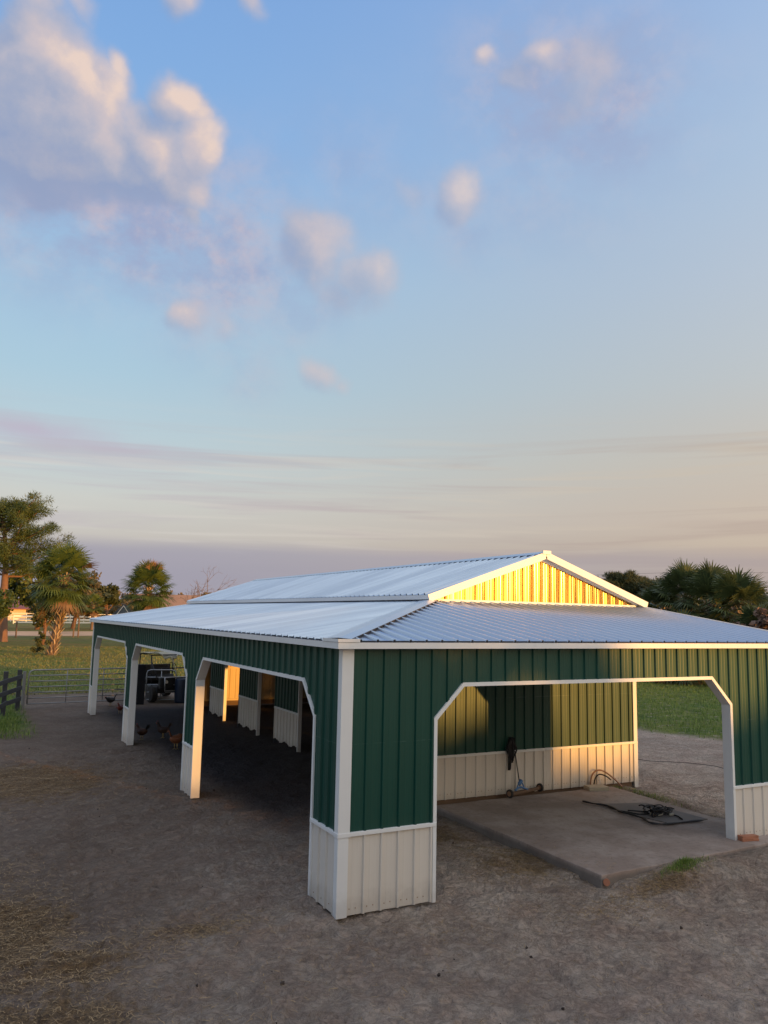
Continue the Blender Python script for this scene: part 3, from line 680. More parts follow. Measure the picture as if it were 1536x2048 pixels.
b.face([on_left(hp0,Lw)+Vector((0,0,lf)), on_left(hp0,Lw)+Vector((0,0,.02)), on_left(hp1,Lw)+Vector((0,0,.02)), on_left(hp1,Lw)+Vector((0,0,lf))])
hc = b.build('hip_cap', MT['roof'], barn)
b = B(); b.box((-ex-.02, -ex-.022, EZ-.002), (.14, .02, EZ+.035)); b.box((-ex-.022, .02, EZ-.002), (.03, .30, EZ+.035)); b.build('cap_end', MT['white'], hc)
b = B(); b.beam(on_front(hp0, Fw-.03)+Vector((.02,.02,.018)), on_front(hp1, Fw-.03)+Vector((0,0,.018)), .05, .03); b.build('closure_strip', MT['dark_gap'], hc)
# dark closures under the rib ends at the eaves
b = B(); b.box((-ex+.2, -ex+.012, EZ-.006), (8.85, -ex+.03, EZ+.016)); b.box((-ex+.012, .32, EZ-.006), (-ex+.03, YE+.1, EZ+.016)); b.build('closure_strip', MT['dark_gap'], barn)

# raised centre bay
RX, RZ = 6.225, 4.76; EL, ER, UZ = X0-.16, X1+.22, 3.855; YF = YB-.16; YR = YK+.35
m_l = (RZ-UZ)/(RX-EL); m_r = (RZ-UZ)/(ER-RX)
b = B(); dvl = Vector((RX-EL, 0, RZ-UZ)); sheet(b, (EL, YF, UZ), (0,1,0), dvl, Vector((-(RZ-UZ),0,RX-EL)).normalized(), YR-YF, [(0, YR-YF, 0, 0, 1, 1)], start=.15, minor=False, rib=.032)
ur = b.build('upper_roof_sheet', MT['roofside'], barn)
b = B(); dvr = Vector((-(ER-RX), 0, RZ-UZ)); sheet(b, (ER, YF, UZ), (0,1,0), dvr, Vector(((RZ-UZ),0,ER-RX)).normalized(), YR-YF, [(0, YR-YF, 0, 0, 1, 1)], start=.15, minor=False, rib=.032)
b.build('upper_roof_sheet', MT['roof'], barn)
b = B()
for sgn, mm in ((-1, m_l), (1, m_r)):
    b.face([(RX,YF-.01,RZ+.045),(RX+sgn*.17,YF-.01,RZ+.045-.17*mm),(RX+sgn*.17,YR,RZ+.045-.17*mm),(RX,YR,RZ+.045)])
    b.face([(RX+sgn*.17,YF-.01,RZ+.045-.17*mm),(RX+sgn*.175,YF-.01,RZ+.030-.17*mm),(RX+sgn*.175,YR,RZ+.030-.17*mm),(RX+sgn*.17,YR,RZ+.045-.17*mm)])
rc = b.build('ridge_cap', MT['roof'], barn)
b = B(); b.beam((RX-.155, YF+.05, RZ-.155*m_l+.012), (RX-.155, YR-.05, RZ-.155*m_l+.012), .03, .026); b.beam((RX+.155, YF+.05, RZ-.155*m_r+.012), (RX+.155, YR-.05, RZ-.155*m_r+.012), .03, .026); b.build('closure_strip', MT['dark_gap'], rc)
b = B(); b.beam((RX-.10, YF-.03, RZ+.02), (RX+.10, YF-.03, RZ+.02), .05, .07); b.build('cap_end', MT['white'], rc)
# gable wall of bare sheet
GW0, GW1 = X0+.02, X1-.02
def gz(x): return (UZ+(x-EL)*m_l if x < RX else UZ+(ER-x)*m_r)-.05
b = B(); Lg = GW1-GW0
sheet(b, (GW0, YB-.002, 0), (1,0,0), (0,0,1), (0,-1,0), Lg, [(0, RX-GW0, RT+.02, RT+.02, gz(GW0), gz(RX)), (RX-GW0, Lg, RT+.02, RT+.02, gz(RX), gz(GW1))], start=.04, rib=.024)
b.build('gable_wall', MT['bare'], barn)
# rake boards: outer face, inner trim
for (xa, xb) in ((EL-.02, RX), (ER+.02, RX)):
    za = UZ-.03-(.0); b = B()
    b.beam((xa, YF-.02, za-.035), (xb, YF-.02, RZ-.035), .03, .135, upv=(0,0,1)); b.build('rake_trim', MT['white'], barn)
    b = B(); b.beam((xa+(.15 if xa < RX else -.15), YB-.035, gz(xa+(.15 if xa < RX else -.15))-.045), (xb, YB-.035, RZ-.115), .025, .06); b.build('rake_trim', MT['white'], barn)
    b = B(); b.face([(xa, YF, za-.075), (xb, YF, RZ-.075), (xb, YB, RZ-.075), (xa, YB, za-.075)]); b.build('soffit', MT['white'], barn)
b = B(); b.box((X0-.02, YB-.075, RT-.0), (X1+.02, YB-.028, RT+.045)); b.build('flashing', MT['white'], barn)
b = B(); b.box((X0-.05, YB-.05, RT+.046), (X0+.03, YB+.03, UZ)); b.build('corner_trim', MT['white'], barn)
b = B(); b.box((X1-.04, YB-.05, RT+.046), (X1+.05, YB+.03, UZ)); b.build('corner_trim', MT['white'], barn)
# side strip of the raised bay
b = B(); b.box((EL-.015, YF+.01, UZ-.085), (EL+.008, YR, UZ-.004)); b.build('fascia', MT['white'], barn)
b = B(); b.box((ER-.008, YF+.01, UZ-.085), (ER+.015, YR, UZ-.004)); b.build('fascia', MT['white'], barn)
b = B(); b.box((X0-.04, YB+.04, RT-.01), (X0-.02, YR-.1, RT+.06)); b.build('flashing', MT['roof'], barn)
b = B(); b.box((X0-.015, YB+.05, RT-.01), (X0, YR-.12, UZ+.02)); b.build('clerestory_panel', MT['green'], barn)
b = B(); b.box((X1+.0, YB+.05, RT-.6), (X1+.015, YR-.12, UZ+.02)); b.build('clerestory_panel', MT['green'], barn)
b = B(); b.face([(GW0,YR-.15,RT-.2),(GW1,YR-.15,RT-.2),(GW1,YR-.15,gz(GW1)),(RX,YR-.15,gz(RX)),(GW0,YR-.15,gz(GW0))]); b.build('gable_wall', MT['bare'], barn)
for yy in (4.2, 7.3, 10.4, 13.5, 16.7, 20.6):
    b = B(); b.beam((X0, yy, UZ-.12), (RX, yy, RZ-.14), .06, .08); b.beam((X1, yy, UZ-.12), (RX, yy, RZ-.14), .06, .08); b.build('rafter', MT['steel'], barn)

# ================================================================== THINGS ON THE SLAB
SZ = .135
# magnetic sweeper
SW0, SW1 = Vector((5.20, 3.66, SZ)), Vector((6.08, 3.88, SZ))
sw = empty('magnetic_sweeper', (SW0+SW1)/2); tag(sw, 'two-wheeled magnetic sweeper with a thin pole handle and blue bracket, standing against the tan wall', 'sweeper')
o = sw.location.copy(); ax_ = (SW1-SW0).normalized()
b = B(o); b.beam(SW0+Vector((0,0,.075))+ax_*.04, SW1+Vector((0,0,.075))-ax_*.04, .05, .055); b.build('bar', MT['wood'], sw, bevel=.006)
for c in (SW0, SW1):
    cc = c+Vector((0,0,.085)); b = B(o); b.tube([cc-ax_*.022, cc+ax_*.020], .078, 20); wh = b.build('wheel', MT['rubber'], sw, bevel=.008)
    b = B(o); b.tube([cc-ax_*.028, cc+ax_*.028], .045, 16); b.build('hub', MT['hub'], wh)
mid = (SW0+SW1)/2+Vector((-.10,.02,.11)); topp = Vector((5.52, 3.93, .93))
b = B(o); b.tube([mid+Vector((0,0,.02)), topp], .011, 8); b.build('handle', MT['blackmetal'], sw)
b = B(o)
for sx in (-.10, .12): b.tube([mid+Vector((sx,0,-.02)), mid+Vector((sx*.25,0,.14))], .013, 8)
b.tube([mid+Vector((-.14,-.02,.0)), mid+Vector((0,.0,.05)), mid+Vector((.16,-.02,-.01))], .018, 8)
b.beam(mid+Vector((-.03,0,.10)), mid+Vector((.03,0,.17)), .05, .05); b.build('bracket', MT['blue'], sw)
# black halter and straps hanging on the wall
hk = empty('hanging_halter', (5.43, 3.93, 1.05)); tag(hk, 'black halter and straps hanging over the white belt of the wall behind the slab', 'halter')
b = B(hk.location)
def blob(bb, c, rx, ry, rz, n=12, m=8, jit=.0):
    c = Vector(c); k = len(bb.v); rows = []
    for i in range(m+1):
        t = math.pi*i/m; row = []
        for j in range(n):
            p = 2*math.pi*j/n; s = 1+random.uniform(-jit, jit)
            row.append(bb.vert(c+Vector((rx*math.sin(t)*math.cos(p)*s, ry*math.sin(t)*math.sin(p)*s, rz*math.cos(t)*s))))
        rows.append(row)
    for i in range(m):
        for j in range(n): bb.f.append([rows[i][j], rows[i+1][j], rows[i+1][(j+1)%n], rows[i][(j+1)%n]]); bb.mi.append(0)
for i in range(16):
    a = random.uniform(-.06, .06); zt = 1.17+random.uniform(-.05,.03); zb_ = random.choice((.80, .84, .76, .72))
    pts = []
    for k in range(9):
        t = k/8; pts.append((5.43+a+.045*math.sin(math.pi*t)*(1 if i%2 else -1)+.02*math.sin(t*9+i), 3.925-.01*(i%4), zt+(zb_-zt)*t))
    b.tube(pts, .021, 6, squash=.6)
b.build('strap_bundle', MT['black'], hk, True)
b = B(hk.location)
for i in range(4):
    b.tube([(5.385+.012*i, 3.925-.008*(i%2), 1.0), (5.375+.012*i, 3.92, .80), (5.37+.011*i, 3.925, .585+.02*(i%2))], .018, 6)
b.build('hanging_strap', MT['black'], hk, True)
b = B(hk.location); b.tube([(5.43,3.99,1.18),(5.43,3.90,1.19),(5.43,3.88,1.22)], .009, 6); b.build('hook', MT['blackmetal'], hk)
# stone, hose stub, mat, strap, tack pile, brick
def rockbox(name, c, dims, rz, m, jit=.012):
    bm = bmesh.new(); bmesh.ops.create_cube(bm, size=1); bmesh.ops.subdivide_edges(bm, edges=bm.edges, cuts=3, use_grid_fill=True)
    for v in bm.verts: v.co = Vector((v.co.x*dims[0], v.co.y*dims[1], v.co.z*dims[2]))+Vector([random.uniform(-jit, jit) for _ in range(3)])
    me = bpy.data.meshes.new(name); bm.to_mesh(me); bm.free(); o = mesh_obj(name, me, m); o.location = c; o.rotation_euler = (0,0,rz)
    md = o.modifiers.new('bevel', 'BEVEL'); md.width = .006; md.segments = 2; return o
tag(rockbox('paver_stone', (7.28, 3.62, SZ+.035), (.42, .26, .07), -.25, MT['paver'], .006), 'flat tan paver stone lying on the slab below the tan wall', 'stone')
hs = B((7.6,3.85,SZ)); 
hp = [(7.42,3.95,.14),(7.45,3.93,.33),(7.55,3.9,.43),(7.68,3.84,.42),(7.82,3.72,.30),(7.93,3.58,.14)]
def smoothp(pts, n=6):
    P_ = [Vector(p) for p in pts]; out = []
    for i in range(len(P_)-1):
        p0, p1, p2, p3 = P_[max(i-1,0)], P_[i], P_[i+1], P_[min(i+2, len(P_)-1)]
        for k in range(n):
            t = k/n; out.append(.5*((2*p1)+(p2-p0)*t+(2*p0-5*p1+4*p2-p3)*t*t+(3*p1-p0-3*p2+p3)*t**3))
    out.append(P_[-1]); return out
ho = empty('water_hose', (7.6,3.85,SZ)); tag(ho, 'short rust-coloured hose arching out of the ground at the corner of the wall', 'hose')
b = B(ho.location); b.tube(smoothp(hp), .016, 8); b.build('outer_hose', MT['hose'], ho, True)
b = B(ho.location); b.tube(smoothp([(7.47,3.90,.14),(7.50,3.89,.28),(7.58,3.86,.36),(7.70,3.80,.33),(7.78,3.74,.26)]), .014, 8); b.build('inner_hose', MT['rubber'], ho, True)
b = B(); mpts = [(6.42,2.62),(7.30,2.35),(7.38,1.05),(6.55,1.03),(6.42,1.75)]
me = bmesh.new(); f = me.faces.new([me.verts.new((p[0],p[1],SZ+.002)) for p in mpts]); r = bmesh.ops.extrude_face_region(me, geom=[f]); bmesh.ops.translate(me, verts=[v for v in r['geom'] if isinstance(v, bmesh.types.BMVert)], vec=(0,0,.012)); bmesh.ops.recalc_face_normals(me, faces=me.faces)
mm = bpy.data.meshes.new('stall_mat'); me.to_mesh(mm); me.free(); tag(mesh_obj('stall_mat', mm, MT['mat']), 'worn grey rubber mat on the slab beneath the tack pile', 'mat')
b = B(); z_ = SZ+.028
sp = smoothp([(6.25,2.86,z_),(6.30,2.62,z_),(6.42,2.42,z_),(6.36,2.15,z_),(6.30,1.95,z_),(6.34,1.70,z_),(6.32,1.45,z_),(6.22,1.22,z_),(6.35,1.06,z_),(6.70,1.02,z_),(7.18,.98,z_)])
b.tube(sp, [.022+.005*math.sin(i*.9) for i in range(len(sp))], 8, squash=.7)
tag(b.build('lead_rope', MT['black'], None, True), 'long black lead rope bent across the slab', 'rope')
tk = empty('tack_pile', (6.82,1.62,SZ+.014)); tag(tk, 'heap of tangled black tack with buckles dropped on the grey mat', 'tack')
b = B(tk.location)
for i in range(26):
    c = Vector((6.82+random.uniform(-.16,.16), 1.62+random.uniform(-.12,.12), SZ+.03+random.random()*.08)); a = random.random()*6.28
    pts = [c+Vector((math.cos(a+t*2.5)*.09*(1+t*.5), math.sin(a+t*2.5)*.08, random.uniform(-.02,.05))) for t in (0,.4,.8,1.2,1.6)]
    b.tube(smoothp(pts, 3), .014, 6, squash=.6)
b.build('strap_tangle', MT['black'], tk, True)
b = B(tk.location)
for q in ([(6.70,1.72,.17),(6.55,1.85,.18),(6.47,1.97,.17)],[(6.66,1.66,.17),(6.5,1.72,.16),(6.40,1.9,.165),(6.33,2.0,.17)],[(6.9,1.55,.17),(7.0,1.38,.165),(6.9,1.16,.165)],[(6.78,1.75,.22),(6.72,1.86,.26),(6.66,1.9,.25)]): b = B(tk.location); b.tube(smoothp(q, 4), .012, 6); b.build('loose_strap', MT['black'], tk, True)
b = B(tk.location)
for q in ((6.62,1.60),(6.88,1.42),(6.70,1.50)): b = B(tk.location); b.beam((q[0],q[1],SZ+.04), (q[0]+.07,q[1]-.03,SZ+.06), .05, .03); b.build('leather_pad', MT['paver'], tk, bevel=.008)
bk = rockbox('brick', (6.90, -.11, SZ+.04), (.30, .11, .08), -.22, MT['brick'], .004); tag(bk, 'orange hollow brick lying on the slab against the wainscot right of the opening', 'brick')
pe = B(); pe.tube([(3.72,-.40,.03),(3.66,-.47,.05)], .045, 12); tag(pe.build('drain_pipe', MT['brick']), 'rusty pipe stub poking out at the near corner of the slab', 'pipe')
cb = B(); cb.tube(smoothp([(11.2,6.6,.02),(11.3,6.1,.015),(11.9,5.6,.02),(12.3,5.0,.012),(12.1,4.4,.02),(11.6,3.6,.015),(11.2,3.0,.015)]), .007, 6); tag(cb.build('ground_cable', MT['rubber'], None, True), 'thin dark cable lying on the bare sand right of the barn', 'cable')

# ================================================================== GATE, FENCES, VEHICLE
def tube_gate(name, p0, p1, h, rails, stiles, r, label, m, z0=.16):
    p0, p1 = Vector(p0), Vector(p1); e = empty(name, p0); d = (p1-p0); L = d.length; d.normalize(); o = p0
    Zr = [z0+(h-z0)*k/(rails-1) for k in range(rails)]
    rr = .14
    pts = [p0+Vector((0,0,Zr[0])), p0+Vector((0,0,h-rr)), p0+d*.04+Vector((0,0,h-.04)), p0+d*rr+Vector((0,0,h)), p1-d*rr+Vector((0,0,h)), p1-d*.04+Vector((0,0,h-.04)), p1+Vector((0,0,h-rr)), p1+Vector((0,0,Zr[0])), p0+Vector((0,0,Zr[0]))]
    b = B(o); b.tube(pts, r, 8); b.build('gate_frame', m, e, True)
    for zz in Zr[1:-1]: b = B(o); b.tube([p0+Vector((0,0,zz)), p1+Vector((0,0,zz))], r*.85, 8); b.build('rail', m, e, True)
    for s in stiles: b = B(o); q = p0+d*L*s; b.tube([q+Vector((0,0,Zr[0]-.03)), q+Vector((0,0,h+.03))], r*.8, 6); b.build('stile', m, e, True)
    tag(e, label, 'gate'); return e
tube_gate('tube_gate', (-1.80,22.05,0), (1.95,22.5,0), 1.32, 7, (.34,.68), .024, 'long grey tubular farm gate with seven rails, closed across the track', MT['gate'])
tube_gate('panel_gate', (2.42,22.9,0), (3.45,22.55,0), 1.22, 5, (.5,), .022, 'short bent-cornered tubular gate in front of the parked utility cart', MT['steel'], .1)
b = B(); b.box((1.96,22.25,-.1),(2.24,22.52,1.46)); tag(b.build('gate_post', MT['tar'], None, bevel=.02), 'thick black railway-sleeper post between the long gate and the short gate', 'post')
b = B(); b.tube([(-1.93,22.0,-.1),(-1.95,22.0,1.28)], .055, 10); tag(b.build('steel_post', MT['gate']), 'slim grey steel post at the hinge end of the long gate', 'post')
# dark rail fence at the left
wf = empty('rail_fence', (-2.2,21.6,0)); tag(wf, 'dark weathered board fence with three rails at the left edge', 'fence')
o = wf.location
fps = [(-2.12,21.7),(-2.62,20.3),(-3.3,17.6),(-4.1,14.8),(-4.9,12.0)]
for i, (x_, y_) in enumerate(fps):
    b = B(o); b.box((x_-.07,y_-.07,-.1),(x_+.07,y_+.07,1.38+random.uniform(-.08,.06))); b.build('post', MT['darkwood'], wf, bevel=.01)
for zz in (.38,.76,1.12):
    for (a, e) in zip(fps, fps[1:]):
        b = B(o); b.beam((a[0]+.09,a[1],zz+random.uniform(-.03,.03)), (e[0]+.09,e[1],zz+random.uniform(-.05,.03)), .035, .14); b.build('rail', MT['darkwood'], wf)
# utility cart with cage and canopy
vc = empty('utility_cart', (3.15,23.9,0), .25); tag(vc, 'dark utility cart with roll cage and sagging cream canopy parked behind the short gate', 'utility cart')
def vb(): return B()
b = vb(); b.box((-.72,-1.2,.35),(.72,1.3,.62)); b.box((-.66,-1.35,.5),(.66,-1.15,.95)); b.box((-.70,.2,.62),(.70,1.3,.95)); b.build('body', MT['blackmetal'], vc, bevel=.04)
b = vb()
for sx in (-.72,.72):
    b.tube([(sx,-.75,.6),(sx,-.62,1.76),(sx,.35,1.78),(sx,.42,.6)], .028, 8); b.tube([(sx,-1.15,.95),(sx,-.66,1.5)], .022, 6)
for (y_, z_) in ((-.62,1.76),(.35,1.78),(-.72,1.25)): b.tube([(-.72,y_,z_),(.72,y_,z_)], .025, 8)
b.build('roll_cage', MT['blackmetal'], vc, True)
bm = bmesh.new(); nx, ny = 14, 12; vs = [[bm.verts.new((-.80+1.6*i/nx, -.78+1.3*j/ny, 1.84-.08*math.sin(math.pi*i/nx)*math.sin(math.pi*j/ny)+(.05*math.sin(i*1.1)*(j < 3))-.22*max(0,(1-j/3))*(abs(i/nx-.5) < .18))) for j in range(ny+1)] for i in range(nx+1)]
for i in range(nx):
    for j in range(ny): bm.faces.new((vs[i][j],vs[i+1][j],vs[i+1][j+1],vs[i][j+1]))
r = bmesh.ops.solidify(bm, geom=bm.faces[:], thickness=.015); me = bpy.data.meshes.new('canopy'); bm.to_mesh(me); bm.free(); mesh_obj('canopy', me, MT['canopy'], vc, True)
b = vb(); b.tube(smoothp([(.0,-.74,1.72),(.10,-.78,1.56),(.18,-.80,1.34),(.30,-.82,1.1)], 4), [.09,.08,.07,.06,.055,.05,.045,.04,.035,.03,.025,.02,.015], 8, squash=.4); b.build('torn_flap', MT['canopy'], vc, True)
b = vb(); b.tube([(.28+.17*math.cos(t*.5236),-.45+.06*math.sin(t*.5236),1.28+.17*math.sin(t*.5236)) for t in range(13)], .014, 6); b.tube([(.28,-.45,1.28),(.28,-.85,.95)], .02, 6); b.build('steering_wheel', MT['blackmetal'], vc, True)
b = vb(); b.box((-.6,-.1,.75),(.6,.35,.90)); b.box((-.6,.30,.90),(.6,.42,1.35)); b.build('seat', MT['rubber'], vc, bevel=.04)
for sx in (-.74,.74):
    for y_ in (-.85,.9):
        b = vb(); b.tube([(sx-.12,y_,.30),(sx+.12,y_,.30)], .30, 20); wh = b.build('wheel', MT['rubber'], vc, bevel=.03)
        b = vb(); b.tube([(sx-.13,y_,.30),(sx+.13,y_,.30)], .15, 14); b.build('rim', MT['blackmetal'], wh)
b = vb(); b.tube([(-.5,-1.38,.95),(-.5,-1.42,.45),(.5,-1.42,.45),(.5,-1.38,.95),(-.5,-1.38,.95)], .025, 6); b.build('bumper', MT['steel'], vc, True)
for sx in (-.42,.42): b = vb(); b.tube([(sx,-1.34,.78),(sx,-1.37,.78)], .07, 12); b.build('headlight', MT['fencewhite'], vc)
b = B(); b.tube([(3.72,22.5,0),(3.72,22.5,.05),(3.72,22.5,.3),(3.72,22.5,.6),(3.72,22.5,.86),(3.72,22.5,.9)], [.28,.29,.30,.30,.29,.27], 20); tag(b.build('barrel', MT['barrel'], None, True), 'dark navy plastic barrel standing right of the short gate', 'barrel')

# white rail fences far off
def white_fence(pts, h, rails, wgt, label, m='fencewhite', step=5.0):
    e = empty('white_fence', pts[0]); o = Vector(pts[0])
    for (p, q) in zip(pts, pts[1:]):
        p, q = Vector(p), Vector(q); L = (q-p).length; n = max(1, int(L/step))
        for k in range(n+1): c = p+(q-p)*k/n; b = B(o); b.box((c.x-.11,c.y-.11,0),(c.x+.11,c.y+.11,h+.12)); b.build('post', MT[m], e)
        for k in range(rails):
            zz = .35+(h-.42)*k/(rails-1); b = B(o); b.beam(p+Vector((0,0,zz)), q+Vector((0,0,zz)), .05, wgt); b.build('rail', MT[m], e)
    tag(e, label, 'fence'); return e
white_fence([(6.9,196,0),(26.2,203,0)], 1.9, 3, .32, 'nearer white three-board fence beyond the dirt road')
white_fence([(-4,226,0),(20,236,0),(52,252,0)], 2.3, 3, .14, 'farther thin white rail fence behind the three-board fence', step=4.0)
for i, (x_, y_, h_) in enumerate(((2.0,97.5,1.9),(8.8,100,2.2),(9.45,100.6,2.5))):
    b = B(); b.tube([(x_,y_,-.2),(x_,y_,h_)], .09, 8); o = b.build('field_post', MT['wood'])
    tag(o, ('short brown wooden post alone in the lawn beside the pine trunk', 'left one of two close brown posts in the lawn near the barn corner', 'right and taller of two close brown posts in the lawn near the barn corner')[i], 'post')

# ================================================================== HENS
def hen(loc, rz, body, sc, label, peck=.0, tailm=None):
    e = empty('hen', loc, rz); tag(e, label, 'hen', 'hens scratching in the dirt of the barn'); s = sc
    b = B()
    spine = [(-.17,0,.26),(-.13,0,.25),(-.06,0,.225),(.02,0,.215),(.08,0,.235),(.12,0,.275),(.145+.04*peck,0,.325-.10*peck),(.16+.07*peck,0,.365-.16*peck),(.175+.08*peck,0,.392-.19*peck),(.195+.08*peck,0,.395-.20*peck),(.21+.08*peck,0,.39-.21*peck)]
    rad = [.012,.055,.088,.100,.090,.066,.042,.032,.034,.026,.010]
    b.tube([Vector(p)*s for p in spine], [r*s for r in rad], 14); b.build('body', body, e, True)
    b = B()
    for k in range(7):
        a = -.5+k*.17; b.tube([Vector((-.12,0,.27))*s, Vector((-.19,.02*(k-3)*.4,.33+.015*k))*s, Vector((-.22-.02*math.cos(a),.035*(k-3)*.5,.38+.022*(3-abs(k-3))))*s], [.022*s,.022*s,.007*s], 6, squash=.35)
    b.build('tail', tailm or body, e, True)
    for sy in (-1, 1):
        b = B(); b.tube([Vector((-.09,.075*sy,.25))*s, Vector((-.02,.098*sy,.235))*s, Vector((.06,.085*sy,.245))*s], [.015*s,.055*s,.035*s], 8, squash=.4); b.build('wing', body, e, True)
        b = B(); b.tube([Vector((.0,.04*sy,.15))*s, Vector((.01,.042*sy,.02))*s], [.014*s,.008*s], 6)
        for t in (-.5,0,.5,3.1): b.tube([Vector((.01,.042*sy,.02))*s, Vector((.01+.05*math.cos(t),.042*sy+.04*math.sin(t),.004))*s], [.006*s,.004*s], 5)
        b.build('leg', MT['henleg'], e, True)
    hx, hz = .19+.08*peck, .42-.19*peck
    b = B(); b.tube([Vector((hx-.03,0,hz-.005))*s, Vector((hx-.01,0,hz+.02))*s, Vector((hx+.015,0,hz+.005))*s], [.006*s,.016*s,.006*s], 6, squash=.3); b.tube([Vector((hx+.015,0,hz-.04))*s, Vector((hx+.018,0,hz-.065))*s], [.010*s,.008*s], 6); b.build('comb', MT['comb'], e, True)
    b = B(); b.tube([Vector((hx+.02,0,hz-.028))*s, Vector((hx+.05,0,hz-.036))*s], [.010*s,.002*s], 6); b.build('beak', MT['henleg'], e, True)
hen((1.0,22.0,0), R(200), MT['henblack'], 1.0, 'black hen nearest the long gate, seen through the farthest opening', .4)
hen((.92,19.6,0), R(60), MT['henred'], .9, 'rust-red hen just left of the second post, in the farthest opening', .7)
hen((.50,13.75,0), R(130), MT['henbrown'], 1.0, 'brown hen with dark tail beside the foot of the second post', .1, MT['henblack'])
hen((1.10,13.9,0), R(150), MT['hendark'], 1.0, 'dark brown hen standing upright in the middle of the second opening', -.1)
hen((.98,11.95,0), R(30), MT['henginger'], 1.15, 'large ginger hen with pale underside, closest to the sunlit post', .5)

# ================================================================== TREES
def palm(loc, h, cr, label, m='palmleaf', nfr=52, lean=(0,0), seed=1, boots=True, trunk_r=.30, dead=.2, group=None, curve=None):
    rn = np.random.default_rng(seed); e = empty('palm_tree', loc); tag(e, label, 'palm', group)
    pts = curve or [(0,0,-.2),(lean[0]*.3,lean[1]*.3,h*.35),(lean[0]*.7,lean[1]*.7,h*.7),(lean[0],lean[1],h)]
    tp = smoothp(pts, 6); b = B(); b.tube(tp, [trunk_r*(1.15 if i < 2 else .9+.05*math.sin(i)) for i in range(len(tp))], 12); b.build('trunk', MT['palmbark'], e, True)
    if boots:
        V = []
        L_ = len(tp)-1
        n = int(h*20)
        for k in range(n):
            t = k/n; i = min(int(t*L_), L_-1); c = tp[i].lerp(tp[i+1], t*L_-i); a = k*2.4; d = Vector((math.cos(a), math.sin(a), 0)); sd = Vector((-d.y, d.x, 0))
            r0 = trunk_r*.93; 
            for sg in (-1, 1):
                p0 = c+d*r0-sd*.05; p1 = c+d*r0+sd*.05; q = c+d*(r0+.20)+sd*sg*.20+Vector((0,0,.40)); q2 = q+sd*.07
                V.append([p0, p1, q2, q])
        leaves_obj('leaf_boots', np.array([[list(p) for p in f] for f in V]), 4, MT['boot'], e, rn.random(len(V)))
    top = np.array(tp[-1]); F = []; Rn = []; FD = []; RD = []
    ga = 2.39996
    for k in range(nfr):
        t = (k+.5)/nfr; isdead = t < dead*.45 or rn.random() < dead*.22
        elv = math.radians(-50+132*t)+rn.normal()*.10; az_ = k*ga+rn.normal()*.2
        d = np.array([math.cos(az_)*math.cos(elv), math.sin(az_)*math.cos(elv), math.sin(elv)])
        pl = cr*(.48+.14*rn.random()); base = top+np.array([0,0,-.5+.7*t]); 
        mid_ = base+d*pl*.6+np.array([0,0,.0]); c = base+d*pl-np.array([0,0,.10*pl*math.cos(elv)])
        side = np.cross(d, [0,0,1]); side /= np.linalg.norm(side)+1e-9; nrm = np.cross(side, d)
        tgt, tr_ = (FD, RD) if isdead else (F, Rn)
        w0 = .03; tgt += [[base-side*w0, base+side*w0, mid_+side*w0, mid_-side*w0],[mid_-side*w0, mid_+side*w0, c+side*w0*.6, c-side*w0*.6]]; sh = rn.random()*.45+.15; tr_ += [sh+.2]*2
        nl = 26; ll = cr*(.50+.10*rn.random())
        for j in range(nl):
            a = (j/(nl-1)-.5)*math.radians(235 if not isdead else 120); fold = .30*abs(math.sin(a))
            dl = d*math.cos(a)+side*math.sin(a)-nrm*fold*.8; dl /= np.linalg.norm(dl)
            L1 = ll*(.72+.28*math.cos(a*.6))*(.92+.16*rn.random()); p1 = c+dl*L1*.55; droop = np.array([0,0,-1])*L1*(.06+.20*rn.random())
            p2 = c+dl*L1+droop; lw = .045+.015*rn.random()
            wv = np.cross(dl, nrm); wv /= np.linalg.norm(wv)+1e-9
            tgt += [[c-wv*.01, c+wv*.01, p1+wv*lw, p1-wv*lw],[p1-wv*lw, p1+wv*lw, p2+wv*.008, p2-wv*.008]]
            q = sh+rn.random()*.35; tr_ += [q, q+.12]
    leaves_obj('crown', np.array(F), 4, MT[m], e, np.array(Rn))
    if FD: leaves_obj('dead_fronds', np.array(FD), 4, MT['palmdead'], e, np.array(RD))
    return e
def at(px, py, dist, zoff=0):
    """a point at the given ground distance in the direction of the survey bearing (azimuth deg), used for siting"""
    a = R(px); return (CAM.x+dist*math.sin(a), CAM.y+dist*math.cos(a), zoff)
palm((2.35,57.3,0), 6.1, 2.75, 'big cabbage palm with criss-cross trunk left of the barn', seed=3, nfr=64, trunk_r=.34, dead=.12, curve=[(-.1,0,-.2),(.08,0,1.2),(.36,0,2.9),(.50,0,4.6),(.42,0,6.0)])
def clump(points, rad, n, size, rn, flat=1.0, needle=False):
    """n leaf faces scattered round each point"""
    P_ = np.repeat(np.asarray(points, float), n, 0); N = len(P_)
    u = rn.normal(size=(N,3)); u /= np.linalg.norm(u, axis=1, keepdims=True); r = rn.random((N,1))**.5
    rr = np.repeat(np.asarray(rad, float).reshape(-1,1), n, 0) if np.ndim(rad) else rad
    off = u*r*rr; off[:,2] *= flat; c = P_+off
    a = rn.normal(size=(N,3)); a /= np.linalg.norm(a, axis=1, keepdims=True); b_ = np.cross(a, rn.normal(size=(N,3))); b_ /= np.linalg.norm(b_, axis=1, keepdims=True)
    s = size*(.6+.8*rn.random((N,1)))
    if needle: a = u*.7+a*.5; a /= np.linalg.norm(a, axis=1, keepdims=True); return np.stack([c-b_*s*.10, c+b_*s*.10, c+a*s*1.1+b_*s*.03], 1)
    return np.stack([c-a*s*.5, c+b_*s*.32, c+a*s*.5, c-b_*s*.32], 1)
